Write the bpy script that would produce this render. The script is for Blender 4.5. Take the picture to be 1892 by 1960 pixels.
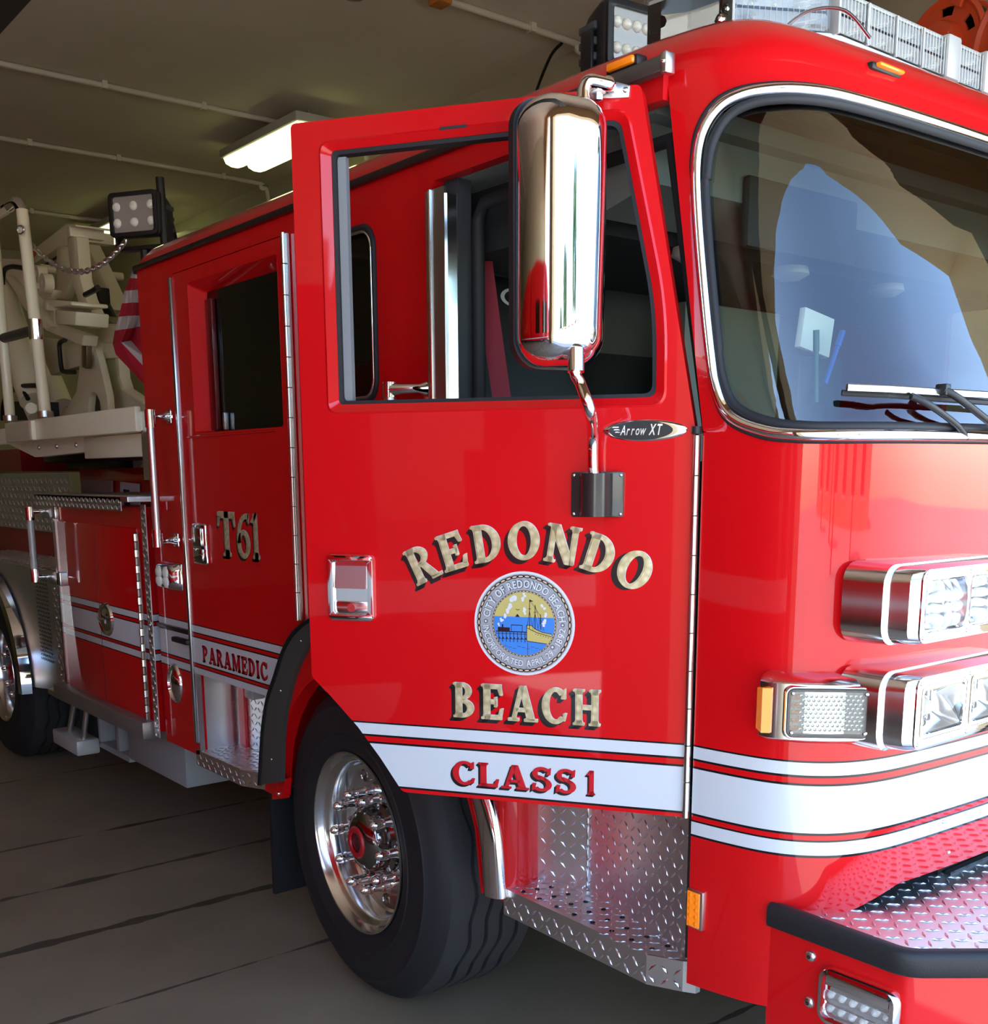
import bpy, bmesh, math, random
from mathutils import Vector as V, Matrix
from mathutils.geometry import tessellate_polygon
random.seed(7)
PI = math.pi
for o in list(bpy.data.objects): bpy.data.objects.remove(o, do_unlink=True)
scene = bpy.context.scene
COL = scene.collection

# ------------------------------------------------------------------ camera
YAW, PITCH, ROLL = (math.radians(a) for a in (141.3, 11.05, -.31))
F, CX, CY = 2105., 944., 1317.
CAM = V((2.98, -1.78, 1.72))
_f = V((math.cos(YAW)*math.cos(PITCH), math.sin(YAW)*math.cos(PITCH), -math.sin(PITCH)))
_r = V((math.sin(YAW), -math.cos(YAW), 0)); _u = _r.cross(_f)
RT = math.cos(ROLL)*_r + math.sin(ROLL)*_u
UP = -math.sin(ROLL)*_r + math.cos(ROLL)*_u
cd = bpy.data.cameras.new('camera'); cam = bpy.data.objects.new('camera', cd); COL.objects.link(cam)
cd.sensor_fit = 'HORIZONTAL'; cd.sensor_width = 36; cd.lens = F/1892*36
cd.shift_x = (946-CX)/1892; cd.shift_y = (CY-980)/1892; cd.clip_start = .02; cd.clip_end = 500
cam.matrix_world = Matrix(((RT.x, UP.x, -_f.x, CAM.x), (RT.y, UP.y, -_f.y, CAM.y), (RT.z, UP.z, -_f.z, CAM.z), (0, 0, 0, 1)))
scene.camera = cam
# ------------------------------------------------------------------ light
w = bpy.data.worlds.new('sky'); scene.world = w; w.use_nodes = True
wn = w.node_tree.nodes; wl = w.node_tree.links
sky = wn.new('ShaderNodeTexSky'); sky.sky_type = 'NISHITA'; sky.sun_disc = False
sky.sun_elevation = math.radians(52); sky.sun_rotation = math.radians(205); sky.air_density = 1.0; sky.dust_density = .4; sky.ozone_density = 2.
wl.new(sky.outputs[0], wn['Background'].inputs[0]); wn['Background'].inputs[1].default_value = 0.40
sl = bpy.data.lights.new('sun', 'SUN'); sl.energy = 4.8; sl.angle = .01; sl.color = (1, .94, .85)
sun = bpy.data.objects.new('sun', sl); COL.objects.link(sun)
SUNV = V((-.14, -.42, 1.05)).normalized()          # direction towards the sun: behind the station
sun.rotation_euler = (-SUNV).to_track_quat('-Z', 'Y').to_euler(); sun.location = (0, 0, 12)
scene.view_settings.view_transform = 'Standard'; scene.view_settings.look = 'None'
scene.view_settings.gamma = 1; scene.view_settings.exposure = 1.68
scene.view_settings.use_curve_mapping = False

# ------------------------------------------------------------------ pixel -> place helpers
def ray(px, py): return (px-CX)/F*RT - (py-CY)/F*UP + _f
def on(px, py, ax, val):
    d = ray(px, py); return CAM + d*((val-CAM[ax])/d[ax])
def S(px, py, y=0.): return on(px, py, 1, y)
def XZ(px, py, y=0.): q = S(px, py, y); return (q.x, q.z)
def G(px, py, z=0.): return on(px, py, 2, z)

# ------------------------------------------------------------------ materials
MATS = {}
def mat(name, col, rough=.5, metal=0., coat=0., emit=None, es=0., bump=None, noise=None, spec=.5, trans=0., ior=1.45, alpha=1., coat_r=.03):
    if name in MATS: return MATS[name]
    m = bpy.data.materials.new(name); m.use_nodes = True; MATS[name] = m
    n = m.node_tree.nodes; l = m.node_tree.links; b = n['Principled BSDF']
    b.inputs['Base Color'].default_value = (*col, 1); b.inputs['Roughness'].default_value = rough
    b.inputs['Metallic'].default_value = metal; b.inputs['Coat Weight'].default_value = coat
    b.inputs['Coat Roughness'].default_value = coat_r; b.inputs['Specular IOR Level'].default_value = spec
    b.inputs['Transmission Weight'].default_value = trans; b.inputs['IOR'].default_value = ior
    b.inputs['Alpha'].default_value = alpha
    if emit: b.inputs['Emission Color'].default_value = (*emit, 1); b.inputs['Emission Strength'].default_value = es
    if noise:    # (scale, second colour, contrast low, high)
        tc = n.new('ShaderNodeTexCoord'); nt = n.new('ShaderNodeTexNoise'); nt.inputs['Scale'].default_value = noise[0]
        nt.inputs['Detail'].default_value = 6; cr = n.new('ShaderNodeValToRGB')
        cr.color_ramp.elements[0].position = noise[2]; cr.color_ramp.elements[1].position = noise[3]
        cr.color_ramp.elements[0].color = (*col, 1); cr.color_ramp.elements[1].color = (*noise[1], 1)
        l.new(tc.outputs['Object'], nt.inputs['Vector']); l.new(nt.outputs[0], cr.inputs[0]); l.new(cr.outputs[0], b.inputs['Base Color'])
    if bump:     # (scale, strength, distance)
        tc = n.new('ShaderNodeTexCoord'); nt = n.new('ShaderNodeTexNoise'); nt.inputs['Scale'].default_value = bump[0]; nt.inputs['Detail'].default_value = 4
        bp = n.new('ShaderNodeBump'); bp.inputs['Strength'].default_value = bump[1]; bp.inputs['Distance'].default_value = bump[2]
        l.new(tc.outputs['Object'], nt.inputs['Vector']); l.new(nt.outputs[0], bp.inputs['Height']); l.new(bp.outputs[0], b.inputs['Normal'])
    return m
REDC = (.60, .0025, .005)
RED = mat('red_paint', REDC, .45, 0, .75, spec=.12)
CHROME = mat('chrome', (.86, .86, .87), .05, 1.)
SATIN = mat('satin_aluminium', (.72, .72, .71), .28, 1.)
BRIGHT = mat('polished_aluminium', (.80, .80, .80), .16, 1.)
PLATE = mat('diamond_plate_aluminium', (.80, .80, .81), .33, 1.)
STEEL = mat('stainless_hinge', (.62, .61, .59), .22, 1.)
BLACK = mat('black_plastic', (.012, .012, .013), .42)
RUBBER = mat('black_rubber', (.014, .014, .016), .62)
TRIMR = mat('rubber_edge_molding', (.014, .014, .015), .55, bump=(260, .25, .002))
TYRE = mat('tyre_rubber', (.017, .017, .02), .62, bump=(60, .12, .004))
TREAD = mat('tyre_tread', (.030, .030, .033), .75, bump=(180, .3, .003))
CREAM = mat('cream_enamel', (.86, .78, .57), .32, 0, .3)
WHITE = mat('white_enamel', (.80, .80, .78), .3, 0, .4)
GREYW = mat('grey_white_metal', (.48, .48, .46), .4, .2)
INT = mat('interior_charcoal', (.035, .038, .04), .7)
INTG = mat('interior_grey_green_panel', (.20, .225, .205), .6)
LEATHER = mat('seat_vinyl', (.032, .035, .038), .5, bump=(120, .2, .002))
BELT = mat('seat_belt_red', (.30, .015, .03), .6)
AMBER = mat('amber_lens', (1., .27, .01), .12, 0, .5, emit=(1, .2, 0), es=.05)
LENS = mat('clear_lens', (.95, .96, .97), .06, 0, 0, trans=.92, ior=1.2)
REFL = mat('silver_reflector', (.92, .92, .92), .1, 1.)
LEDC = mat('led_emitter', (.8, .78, .7), .25, 0, .6)
LBREF = mat('light_bar_reflector', (.86, .87, .88), .30, .45, .5)
FROST = mat('light_bar_lens', (.86, .88, .9), .12, 0, .3, trans=.65, ior=1.3)
BLUEGREY = mat('dark_chassis', (.02, .02, .022), .7)
STICK = mat('sticker_white', (.75, .75, .73), .5)
BLACKP = mat('black_pinstripe', (.006, .006, .007), .3, 0, .6)
WHITEP = mat('white_vinyl', (.66, .67, .68), .3, 0, .7)
REDL = mat('red_vinyl_lettering', (.55, .004, .012), .35, 0, .6)
ORANGE = mat('orange_enamel', (.72, .085, .018), .38, 0, .4)
STRAPR = mat('hub_red', (.5, .01, .02), .35)

def glass(name, tint, fac_mul=1., ior=1.5, rough=0.):
    m = bpy.data.materials.new(name); m.use_nodes = True; MATS[name] = m
    n = m.node_tree.nodes; l = m.node_tree.links; n.clear()
    out = n.new('ShaderNodeOutputMaterial'); mx = n.new('ShaderNodeMixShader'); t = n.new('ShaderNodeBsdfTransparent')
    g = n.new('ShaderNodeBsdfGlossy'); fr = n.new('ShaderNodeFresnel'); mu = n.new('ShaderNodeMath'); mu.operation = 'MULTIPLY'; mu.use_clamp = True
    t.inputs[0].default_value = (*tint, 1); g.inputs['Roughness'].default_value = rough; fr.inputs['IOR'].default_value = ior; mu.inputs[1].default_value = fac_mul
    l.new(fr.outputs[0], mu.inputs[0]); l.new(mu.outputs[0], mx.inputs[0]); l.new(t.outputs[0], mx.inputs[1]); l.new(g.outputs[0], mx.inputs[2]); l.new(mx.outputs[0], out.inputs[0])
    return m
WSGLASS = glass('windshield_glass', (.66, .72, .66), 2.2)
DARKGLASS = mat('privacy_glass', (.008, .006, .004), .03, 0, 0, spec=.5)
CLEARG = glass('clear_glass', (.9, .92, .9), 1.4)

def striped():
    m = mat('red_paint_with_white_stripes', REDC, .45, 0, .75, spec=.12); n = m.node_tree.nodes; l = m.node_tree.links
    g = n.new('ShaderNodeTexCoord'); s = n.new('ShaderNodeSeparateXYZ'); mr = n.new('ShaderNodeMapRange'); cr = n.new('ShaderNodeValToRGB')
    z0, z1 = .90, 1.16; mr.inputs[1].default_value = z0; mr.inputs[2].default_value = z1
    cr.color_ramp.interpolation = 'CONSTANT'; r = (*REDC, 1); k = (.006, .006, .007, 1); wt = (.60, .615, .63, 1)
    stops = [(.90, r), (.936, k), (.941, wt), (.970, k), (.974, r), (.984, k), (.989, wt), (1.0895, k), (1.094, r), (1.107, k), (1.112, wt), (1.138, k), (1.142, r)]
    el = cr.color_ramp.elements
    el[0].position = 0; el[0].color = r; el[1].position = .999; el[1].color = r
    for z, c in stops[1:]:
        e = el.new((z-z0)/(z1-z0)); e.color = c
    l.new(g.outputs['Object'], s.inputs[0]); l.new(s.outputs['Z'], mr.inputs[0]); l.new(mr.outputs[0], cr.inputs[0]); l.new(cr.outputs[0], n['Principled BSDF'].inputs['Base Color'])
    return m
STRIPE = striped()

def gold_leaf():
    m = mat('turned_gold_leaf', (.72, .62, .36), .38, .35, .5); n = m.node_tree.nodes; l = m.node_tree.links
    tc = n.new('ShaderNodeTexCoord'); vo = n.new('ShaderNodeTexVoronoi'); vo.inputs['Scale'].default_value = 75
    cr = n.new('ShaderNodeValToRGB'); cr.color_ramp.elements[0].color = (.82, .73, .46, 1); cr.color_ramp.elements[1].color = (.52, .43, .22, 1)
    cr.color_ramp.elements[1].position = .75
    l.new(tc.outputs['Object'], vo.inputs['Vector']); l.new(vo.outputs[0], cr.inputs[0]); l.new(cr.outputs[0], n['Principled BSDF'].inputs['Base Color'])
    return m
GOLD = gold_leaf()

# ------------------------------------------------------------------ mesh builders
def _props(o, label=None, cat=None, group=None, kind=None):
    if label: o['label'] = label
    if cat: o['category'] = cat
    if group: o['group'] = group
    if kind: o['kind'] = kind
    return o
class MB:
    def __init__(s): s.v = []; s.f = []; s.mi = []
    def add(s, vs, fs, m=0):
        b = len(s.v); s.v += [tuple(p) for p in vs]; s.f += [tuple(i+b for i in f) for f in fs]; s.mi += [m]*len(fs); return s
    def merge(s, o, m=None):
        b = len(s.v); s.v += o.v; s.f += [tuple(i+b for i in f) for f in o.f]; s.mi += (o.mi if m is None else [m]*len(o.f)); return s
    def xf(s, M): s.v = [tuple(M @ V(p)) for p in s.v]; return s
def build(name, mb, mats, parent=None, smooth=None, label=None, cat=None, group=None, kind=None, bevel=0., seg=2, base=False, fixn=True):
    """mesh in world coordinates -> one linked object; smooth = auto-smooth angle in degrees"""
    me = bpy.data.meshes.new(name)
    vs = mb.v
    off = V((0, 0, 0))
    if parent is None and not base:
        xs = [p[0] for p in vs]; ys = [p[1] for p in vs]; zs = [p[2] for p in vs]
        off = V(((min(xs)+max(xs))/2, (min(ys)+max(ys))/2, min(zs)))
        vs = [(p[0]-off.x, p[1]-off.y, p[2]-off.z) for p in vs]
    me.from_pydata(vs, [], mb.f)
    if not isinstance(mats, (list, tuple)): mats = [mats]
    for m in mats: me.materials.append(m)
    if len(mats) > 1: me.polygons.foreach_set('material_index', mb.mi)
    bm = bmesh.new(); bm.from_mesh(me)
    if fixn: bmesh.ops.recalc_face_normals(bm, faces=bm.faces)
    if bevel > 0:
        ed = [e for e in bm.edges if len(e.link_faces) == 2 and e.calc_face_angle(0) > .6]
        bmesh.ops.bevel(bm, geom=ed, offset=bevel, segments=seg, profile=.5, affect='EDGES', clamp_overlap=True)
    bm.to_mesh(me); bm.free()
    if smooth or bevel > 0:
        me.polygons.foreach_set('use_smooth', [True]*len(me.polygons)); me.set_sharp_from_angle(angle=math.radians(smooth or 32))
    o = bpy.data.objects.new(name, me); COL.objects.link(o)
    if parent is not None:
        o.parent = parent
        root = parent
        if parent.parent is None: o.location = -parent.location
    else: o.location = off
    return _props(o, label, cat, group, kind)
def thing(name, loc, label, cat, group=None):
    o = bpy.data.objects.new(name, None); COL.objects.link(o); o.location = loc; o.empty_display_size = .2
    return _props(o, label, cat, group)
def box(a, b, M=None):
    (x0, y0, z0), (x1, y1, z1) = a, b
    mb = MB().add([(x0, y0, z0), (x1, y0, z0), (x1, y1, z0), (x0, y1, z0), (x0, y0, z1), (x1, y0, z1), (x1, y1, z1), (x0, y1, z1)],
                  [(0, 3, 2, 1), (4, 5, 6, 7), (0, 1, 5, 4), (1, 2, 6, 5), (2, 3, 7, 6), (3, 0, 4, 7)])
    return mb.xf(M) if M else mb
def frame(o, u, v):
    """matrix with local x=u, y=v, z=u x v at o"""
    u = V(u).normalized(); v = V(v); v = (v-u*v.dot(u)).normalized(); n = u.cross(v)
    return Matrix(((u.x, v.x, n.x, o[0]), (u.y, v.y, n.y, o[1]), (u.z, v.z, n.z, o[2]), (0, 0, 0, 1)))
def panel(outer, holes=(), t=.03, M=None):
    """flat plate with holes; outline in local xy, thickness from z=0 to z=-t"""
    loops = [[V((p[0], p[1], 0)) for p in l] for l in [outer, *holes]]
    tris = tessellate_polygon(loops); pts = [p for l in loops for p in l]; n = len(pts)
    mb = MB(); vs = pts+[V((p.x, p.y, -t)) for p in pts]; fs = []
    for a, b, c in tris: fs.append((a, b, c)); fs.append((c+n, b+n, a+n))
    k = 0
    for l in loops:
        m = len(l)
        for i in range(m): fs.append((k+i, k+(i+1) % m, k+(i+1) % m+n, k+i+n))
        k += m
    mb.add(vs, fs); return mb.xf(M) if M else mb
SIDE = frame((0, 0, 0), (1, 0, 0), (0, 0, 1))            # local x=x, y=z, z = -y (outwards)
def side_panel(outer, holes=(), y=0., t=.03):
    return panel(outer, holes, t, frame((0, y, 0), (1, 0, 0), (0, 0, 1)))
def rrect(x0, y0, x1, y1, r, n=6):
    out = []
    for cx, cy, a in ((x1-r, y1-r, 0), (x0+r, y1-r, 90), (x0+r, y0+r, 180), (x1-r, y0+r, 270)):
        for i in range(n+1):
            t = math.radians(a+90*i/n); out.append((cx+r*math.cos(t), cy+r*math.sin(t)))
    return out
def round_poly(pts, r, n=5):
    """round the corners of a 2-D polygon"""
    out = []; m = len(pts)
    for i in range(m):
        p0, p, p1 = V(pts[i-1]), V(pts[i]), V(pts[(i+1) % m]); rr = r[i] if isinstance(r, (list, tuple)) else r
        a = (p0-p); b = (p1-p); d = min(rr, a.length*.45, b.length*.45)
        if d < 1e-5: out.append(tuple(p)); continue
        A = p+a.normalized()*d; B = p+b.normalized()*d
        for k in range(n+1):
            t = k/n; q = A*(1-t)**2+p*2*t*(1-t)+B*t*t; out.append(tuple(q))
    return out
def lathe(prof, n, M=None, close=False, axis='z', a0=0., a1=2*PI):
    """profile [(r,h)] turned round local z"""
    mb = MB(); full = abs(a1-a0-2*PI) < 1e-6; k = len(prof); rows = n if full else n+1
    vs = []
    for i in range(rows):
        a = a0+(a1-a0)*i/n
        for r, h in prof: vs.append((r*math.cos(a), r*math.sin(a), h))
    fs = []
    for i in range(n):
        j = (i+1) % rows
        for q in range(k-1 if not close else k):
            q2 = (q+1) % k; fs.append((i*k+q, j*k+q, j*k+q2, i*k+q2))
    mb.add(vs, fs); return mb.xf(M) if M else mb
def smooth_path(pts, n=6, closed=False):
    P = [V(p) for p in pts]; out = []; m = len(P)
    rng = range(m) if closed else range(m-1)
    for i in rng:
        p0 = P[(i-1) % m] if closed or i > 0 else P[0]; p1 = P[i]; p2 = P[(i+1) % m]; p3 = P[(i+2) % m] if closed or i+2 < m else P[m-1]
        for k in range(n):
            t = k/n; out.append(.5*((2*p1)+(p2-p0)*t+(2*p0-5*p1+4*p2-p3)*t*t+(3*p1-p0-3*p2+p3)*t**3))
    if not closed: out.append(P[-1])
    return out
def tube(path, r, n=10, closed=False, cap=True, flat=None):
    P = [V(p) for p in path]; m = len(P); mb = MB(); vs = []; fs = []
    t0 = (P[1]-P[0]).normalized(); up = V((0, 0, 1)) if abs(t0.z) < .9 else V((1, 0, 0)); nrm = (up-t0*up.dot(t0)).normalized()
    for i in range(m):
        a = P[(i-1) % m] if closed or i > 0 else P[i]; b = P[(i+1) % m] if closed or i < m-1 else P[i]
        t = (b-a).normalized(); nrm = (nrm-t*nrm.dot(t)).normalized(); bi = t.cross(nrm)
        rr = r[i] if isinstance(r, (list, tuple)) else r
        for k in range(n):
            an = 2*PI*k/n; vs.append(P[i]+(nrm*math.cos(an)+bi*math.sin(an)*(flat or 1))*rr)
    for i in range(m if closed else m-1):
        j = (i+1) % m
        for k in range(n): fs.append((i*n+k, i*n+(k+1) % n, j*n+(k+1) % n, j*n+k))
    if cap and not closed: fs.append(tuple(range(n))[::-1]); fs.append(tuple((m-1)*n+k for k in range(n)))
    return mb.add(vs, fs)
def cyl(a, b, r, n=16, r2=None):
    return tube([a, b], [r, r if r2 is None else r2], n)
def dome(c, nrm, r, h, n=12, k=4):
    prof = [(r*math.cos(i/k*PI/2), h*math.sin(i/k*PI/2)) for i in range(k)]+[(1e-4, h)]
    nrm = V(nrm).normalized(); a = V((0, 0, 1)) if abs(nrm.z) < .9 else V((1, 0, 0)); u = a.cross(nrm).normalized()
    return lathe([(r, -.002)]+prof, n, frame(c, u, nrm.cross(u)))
def loft(loops, capa=True, capb=True):
    """stack of equally long closed loops"""
    mb = MB(); n = len(loops[0]); vs = [p for l in loops for p in l]; fs = []
    for i in range(len(loops)-1):
        for k in range(n): fs.append((i*n+k, i*n+(k+1) % n, (i+1)*n+(k+1) % n, (i+1)*n+k))
    if capa: fs.append(tuple(range(n))[::-1])
    if capb: fs.append(tuple((len(loops)-1)*n+k for k in range(n)))
    return mb.add(vs, fs)
def prism(pts, y0, y1):
    """outline (x,z) between two y planes"""
    return side_panel(pts, (), min(y0, y1), abs(y1-y0))
def pix_prism(pxs, y0, y1):
    return prism([XZ(a, b, y0) for a, b in pxs], y0, y1)
def bars(w_, h_, M, pitch=.03, L=.0135, wd=.0036, ht=.0022, x0=0., y0=0.):
    """raised lozenges of tread plate covering a local w x h rectangle"""
    mb = MB(); nx = int(w_/pitch*1.0)+1; ny = int(h_/pitch)+1; r2 = math.sqrt(.5)
    for i in range(nx):
        for j in range(ny):
            cx = x0+(i+.5)*pitch; cy = y0+(j+.5)*pitch
            if cx > x0+w_-.006 or cy > y0+h_-.006: continue
            s = 1 if (i+j) % 2 else -1; d = V((r2, s*r2, 0)); q = V((-s*r2, r2, 0)); c = V((cx, cy, .0004))
            p = [c-d*L, c-q*wd, c+d*L, c+q*wd, c-d*L*.55+V((0, 0, ht)), c+d*L*.55+V((0, 0, ht))]
            mb.add(p, [(0, 1, 4), (1, 5, 4), (1, 2, 5), (2, 3, 5), (3, 4, 5), (3, 0, 4)])
    return mb.xf(M)
def plate(w_, h_, M, t=.004, **k):
    mb = box((0, 0, -t), (w_, h_, 0)).xf(M)
    return mb.merge(bars(w_, h_, M, **k))

# ================================================================== THE STATION BAY
def concrete_floor():
    m = mat('sealed_concrete_floor', (.235, .19, .128), .5, spec=.3, noise=(1.6, (.31, .255, .18), .35, .7), bump=(35, .06, .004)); n = m.node_tree.nodes; l = m.node_tree.links
    b = n['Principled BSDF']; src = b.inputs['Base Color'].links[0].from_socket
    tc = n.new('ShaderNodeTexCoord'); sp = n.new('ShaderNodeSeparateXYZ'); l.new(tc.outputs['Object'], sp.inputs[0])
    nz = n.new('ShaderNodeTexNoise'); nz.inputs['Scale'].default_value = 3.5; nz.inputs['Detail'].default_value = 5; l.new(tc.outputs['Object'], nz.inputs['Vector'])
    acc = None
    for xi, wd in ((-3.50, .012), (-2.27, .018), (-1.64, .022), (-1.08, .026), (-.44, .012), (.9, .015)):
        a = n.new('ShaderNodeMath'); a.operation = 'SUBTRACT'; a.inputs[1].default_value = xi; l.new(sp.outputs['X'], a.inputs[0])
        c = n.new('ShaderNodeMath'); c.operation = 'ABSOLUTE'; l.new(a.outputs[0], c.inputs[0])
        e = n.new('ShaderNodeMath'); e.operation = 'LESS_THAN'; l.new(c.outputs[0], e.inputs[0])
        wn_ = n.new('ShaderNodeMath'); wn_.operation = 'MULTIPLY_ADD'; wn_.inputs[1].default_value = wd*5; wn_.inputs[2].default_value = -wd*1.75; l.new(nz.outputs[0], wn_.inputs[0]); l.new(wn_.outputs[0], e.inputs[1])
        if acc is None: acc = e
        else:
            s = n.new('ShaderNodeMath'); s.operation = 'MAXIMUM'; l.new(acc.outputs[0], s.inputs[0]); l.new(e.outputs[0], s.inputs[1]); acc = s
    k = n.new('ShaderNodeMath'); k.operation = 'MULTIPLY'; k.inputs[1].default_value = .72; l.new(acc.outputs[0], k.inputs[0])
    mx = n.new('ShaderNodeMix'); mx.data_type = 'RGBA'; l.new(k.outputs[0], mx.inputs[0]); l.new(src, mx.inputs[6]); mx.inputs[7].default_value = (.02, .017, .014, 1); l.new(mx.outputs[2], b.inputs['Base Color'])
    return m
FLOORM = concrete_floor()
WALLM = mat('olive_plaster', (.52, .46, .30), .8, noise=(2.2, (.48, .43, .28), .35, .7), bump=(14, .15, .01))
CEILM = mat('painted_ceiling', (.85, .755, .57), .8, noise=(1.1, (.79, .70, .52), .35, .7), bump=(9, .2, .012))
STUCCO = mat('tan_stucco', (.60, .46, .25), .85, bump=(60, .3, .004))
APRON = mat('concrete_apron', (.60, .56, .49), .8, noise=(.7, (.54, .50, .44), .3, .7))
CONDM = mat('painted_conduit', (.68, .61, .45), .6)
def struct(name, mb, m, **k): return build(name, mb, m, kind='structure', base=True, **k)
FX = 2.45; CZ = 4.65; WY = 4.0; BX = -13.; LY = -7.
struct('floor', box((BX, LY, -.15), (FX+.3, WY, 0)), FLOORM)
struct('ceiling', box((BX, LY, CZ), (FX+.3, WY+.25, CZ+.2)), CEILM)
struct('wall_right', box((BX, WY, 0), (FX, WY+.25, CZ)), WALLM)
struct('wall_left', box((BX, LY-.25, 0), (FX, LY, CZ)), WALLM)
struct('wall_back', box((BX-.25, LY-.25, 0), (BX, WY+.25, CZ)), WALLM)
OP0, OP1, OPZ = -2.35, 2.78, 3.38
struct('wall_front', panel([(LY-.25, -.15), (OP0, -.15), (OP0, OPZ), (OP1, OPZ), (OP1, -.15), (WY+.25, -.15), (WY+.25, CZ+.35), (LY-.25, CZ+.35)], [[(LY+.15, 0), (LY+.15, OPZ+.5), (OP0-.85, OPZ+.5), (OP0-.85, 0)]], .3, frame((FX+.3, 0, 0), (0, 1, 0), (0, 0, 1))), STUCCO)  # second opening, into the unseen next bay, added to brighten the ceiling
struct('ground', box((FX+.3, -45, -.25), (70, 45, -.01)), APRON)
# building across the street (seen only in reflections)
br = thing('building', (34, 4, 0), 'low tan stucco building across the street from the bay', 'building')
bw = build('wall', box((34, -34, 0), (42, 6, 5.0)), STUCCO, br)
for i in range(6):
    yy = -31+i*6.2
    wv = build('window', box((33.96, yy, 1.0), (34.02, yy+2.4, 3.0)), DARKGLASS, br)
    build('window_frame', panel([(yy-.1, .9), (yy+2.5, .9), (yy+2.5, 3.1), (yy-.1, 3.1)], [[(yy, 1.), (yy, 3.), (yy+2.4, 3.), (yy+2.4, 1.)]], .08, frame((33.92, 0, 0), (0, 1, 0), (0, 0, 1))), WHITE, wv)
build('roof', box((33.7, -34.3, 5.0), (42.3, 6.3, 5.3)), GREYW, br)

BARK = mat('bark', (.12, .08, .05), .9); LEAF = mat('leaf_green', (.05, .10, .03), .8)
rt = random.Random(5)
for (x_, y_, h_, lab) in ((24., -14., 7.5, 'tall leafy street tree opposite the bay, far left of pole'), (27., -22., 6.0, 'shorter leafy street tree opposite the bay'), (22., -3., 8.5, 'tallest leafy street tree opposite the bay')):
    t = thing('street_tree', (x_, y_, 0), lab, 'tree', 'street trees opposite the bay')
    build('trunk', tube([(x_, y_, -.01), (x_+.1, y_, h_*.3), (x_-.05, y_+.1, h_*.6)], [.22, .16, .1], 10), BARK, t, smooth=60)
    cr_ = MB()
    for k in range(260):
        a = rt.uniform(0, 2*PI); e = rt.uniform(-.6, 1.); r_ = rt.uniform(.7, 1.)*h_*.24; c = V((x_+r_*math.cos(a)*math.cos(e), y_+r_*math.sin(a)*math.cos(e), h_*.68+r_*1.25*math.sin(e))); sz = rt.uniform(.35, .7); n_ = V((rt.uniform(-1, 1), rt.uniform(-1, 1), rt.uniform(-1, 1))).normalized(); u_ = n_.orthogonal().normalized(); v_ = n_.cross(u_)
        cr_.add([c+u_*sz, c+v_*sz*.6, c-u_*sz, c-v_*sz*.6, c+n_*sz*.3], [(0, 1, 4), (1, 2, 4), (2, 3, 4), (3, 0, 4)])
    build('crown', cr_, LEAF, t, fixn=False)
up_ = thing('added_utility_pole', (17, -8.5, 0), 'unseen wooden utility pole opposite the bay, added for reflections', 'utility pole')  # pole out of view, added to enrich the reflections
build('pole', cyl((17, -8.5, -.01), (17, -8.5, 10), .17, 12), BARK, up_, smooth=40); build('crossarm', box((16.93, -9.7, 9.1), (17.07, -7.3, 9.3)), BARK, up_)

# a second engine parked in the next bay: out of view, but it shows in the paint
E2 = thing('fire_engine', (-3., -5.2, 0), 'second red fire engine parked in the neighbouring bay', 'fire engine')
def e2(nm, mb, m, **k): return build(nm, mb.xf(Matrix.Translation((1.25, 0, 0))), m, E2, **k)
e2('cab', loft([[(x, y, z) for x, y in rrect(-2.2, -6.4, 1.7-s_, -3.98, .25)] for z, s_ in ((.55, 0), (1.75, 0), (2.5, .25), (2.7, .5))], True, True), RED, smooth=40)
e2('windshield', box((1.50, -6.15, 1.78), (1.62, -4.22, 2.42)), DARKGLASS, bevel=.05)
e2('bumper', box((1.6, -6.4, .5), (2.1, -3.98, .82)), CHROME, bevel=.04)
e2('body', box((-8.6, -6.4, .6), (-2.3, -3.98, 2.75)), RED, bevel=.03)
e2('white_band', box((-8.61, -3.982, .95), (1.45, -3.972, 1.13)), WHITEP)
for y_ in (-6.0, -4.75): e2('headlight', box((1.66, y_, 1.15), (1.76, y_+.35, 1.4)), LENS, bevel=.03)
e2('grille', box((1.66, -5.6, .95), (1.72, -4.8, 1.5)), CHROME, bevel=.02)
for x_ in (0., -5.6):
    e2('wheel', cyl((x_, -3.99, .53), (x_, -4.35, .53), .53, 32), RUBBER, smooth=40); e2('rim', cyl((x_, -3.985, .53), (x_, -4.0, .53), .28, 28), BRIGHT, smooth=40)
    e2('wheel', cyl((x_, -6.05, .53), (x_, -6.39, .53), .53, 32), RUBBER, smooth=40)
for x_ in (-.9, .35): e2('side_window', box((x_, -3.985, 1.85), (x_+.75, -3.972, 2.4)), DARKGLASS)

# conduits on the ceiling
def conduit(name, pts, r, label):
    mb = tube(smooth_path(pts, 5), r, 8)
    return mb
cg = 'painted conduits across the bay ceiling'
def clamp(x, y): return box((x-.03, y-.02, CZ-.055), (x+.03, y+.02, CZ))
for x, lab, drop in ((-3.10, 'painted conduit across ceiling nearest the open bay door, above the front floodlight', 1.2), (-5.92, 'painted conduit crossing the ceiling below the nearer fluorescent light', .9), (-7.79, 'painted conduit crossing ceiling just behind the nearer fluorescent light', 1.4), (-10.46, 'farthest painted conduit crossing the ceiling to the far fluorescent light', .8)):
    t = thing('ceiling_conduit', (x, 0, CZ), lab, 'conduit', cg)
    build('pipe', tube(smooth_path([(x, -6.9, CZ-.035), (x, -2, CZ-.03), (x, 1, CZ-.03), (x, 3.6, CZ-.03), (x, 3.86, CZ-.07), (x+.01, 3.94, CZ-.22), (x+.01, 3.95, CZ-drop)], 6), .022, 8), CONDM, t, smooth=60)
    for yy in (-4., -1.2, 1.6, 2.4, 3.45): build('clamp', clamp(x, yy), CONDM, t)
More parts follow.
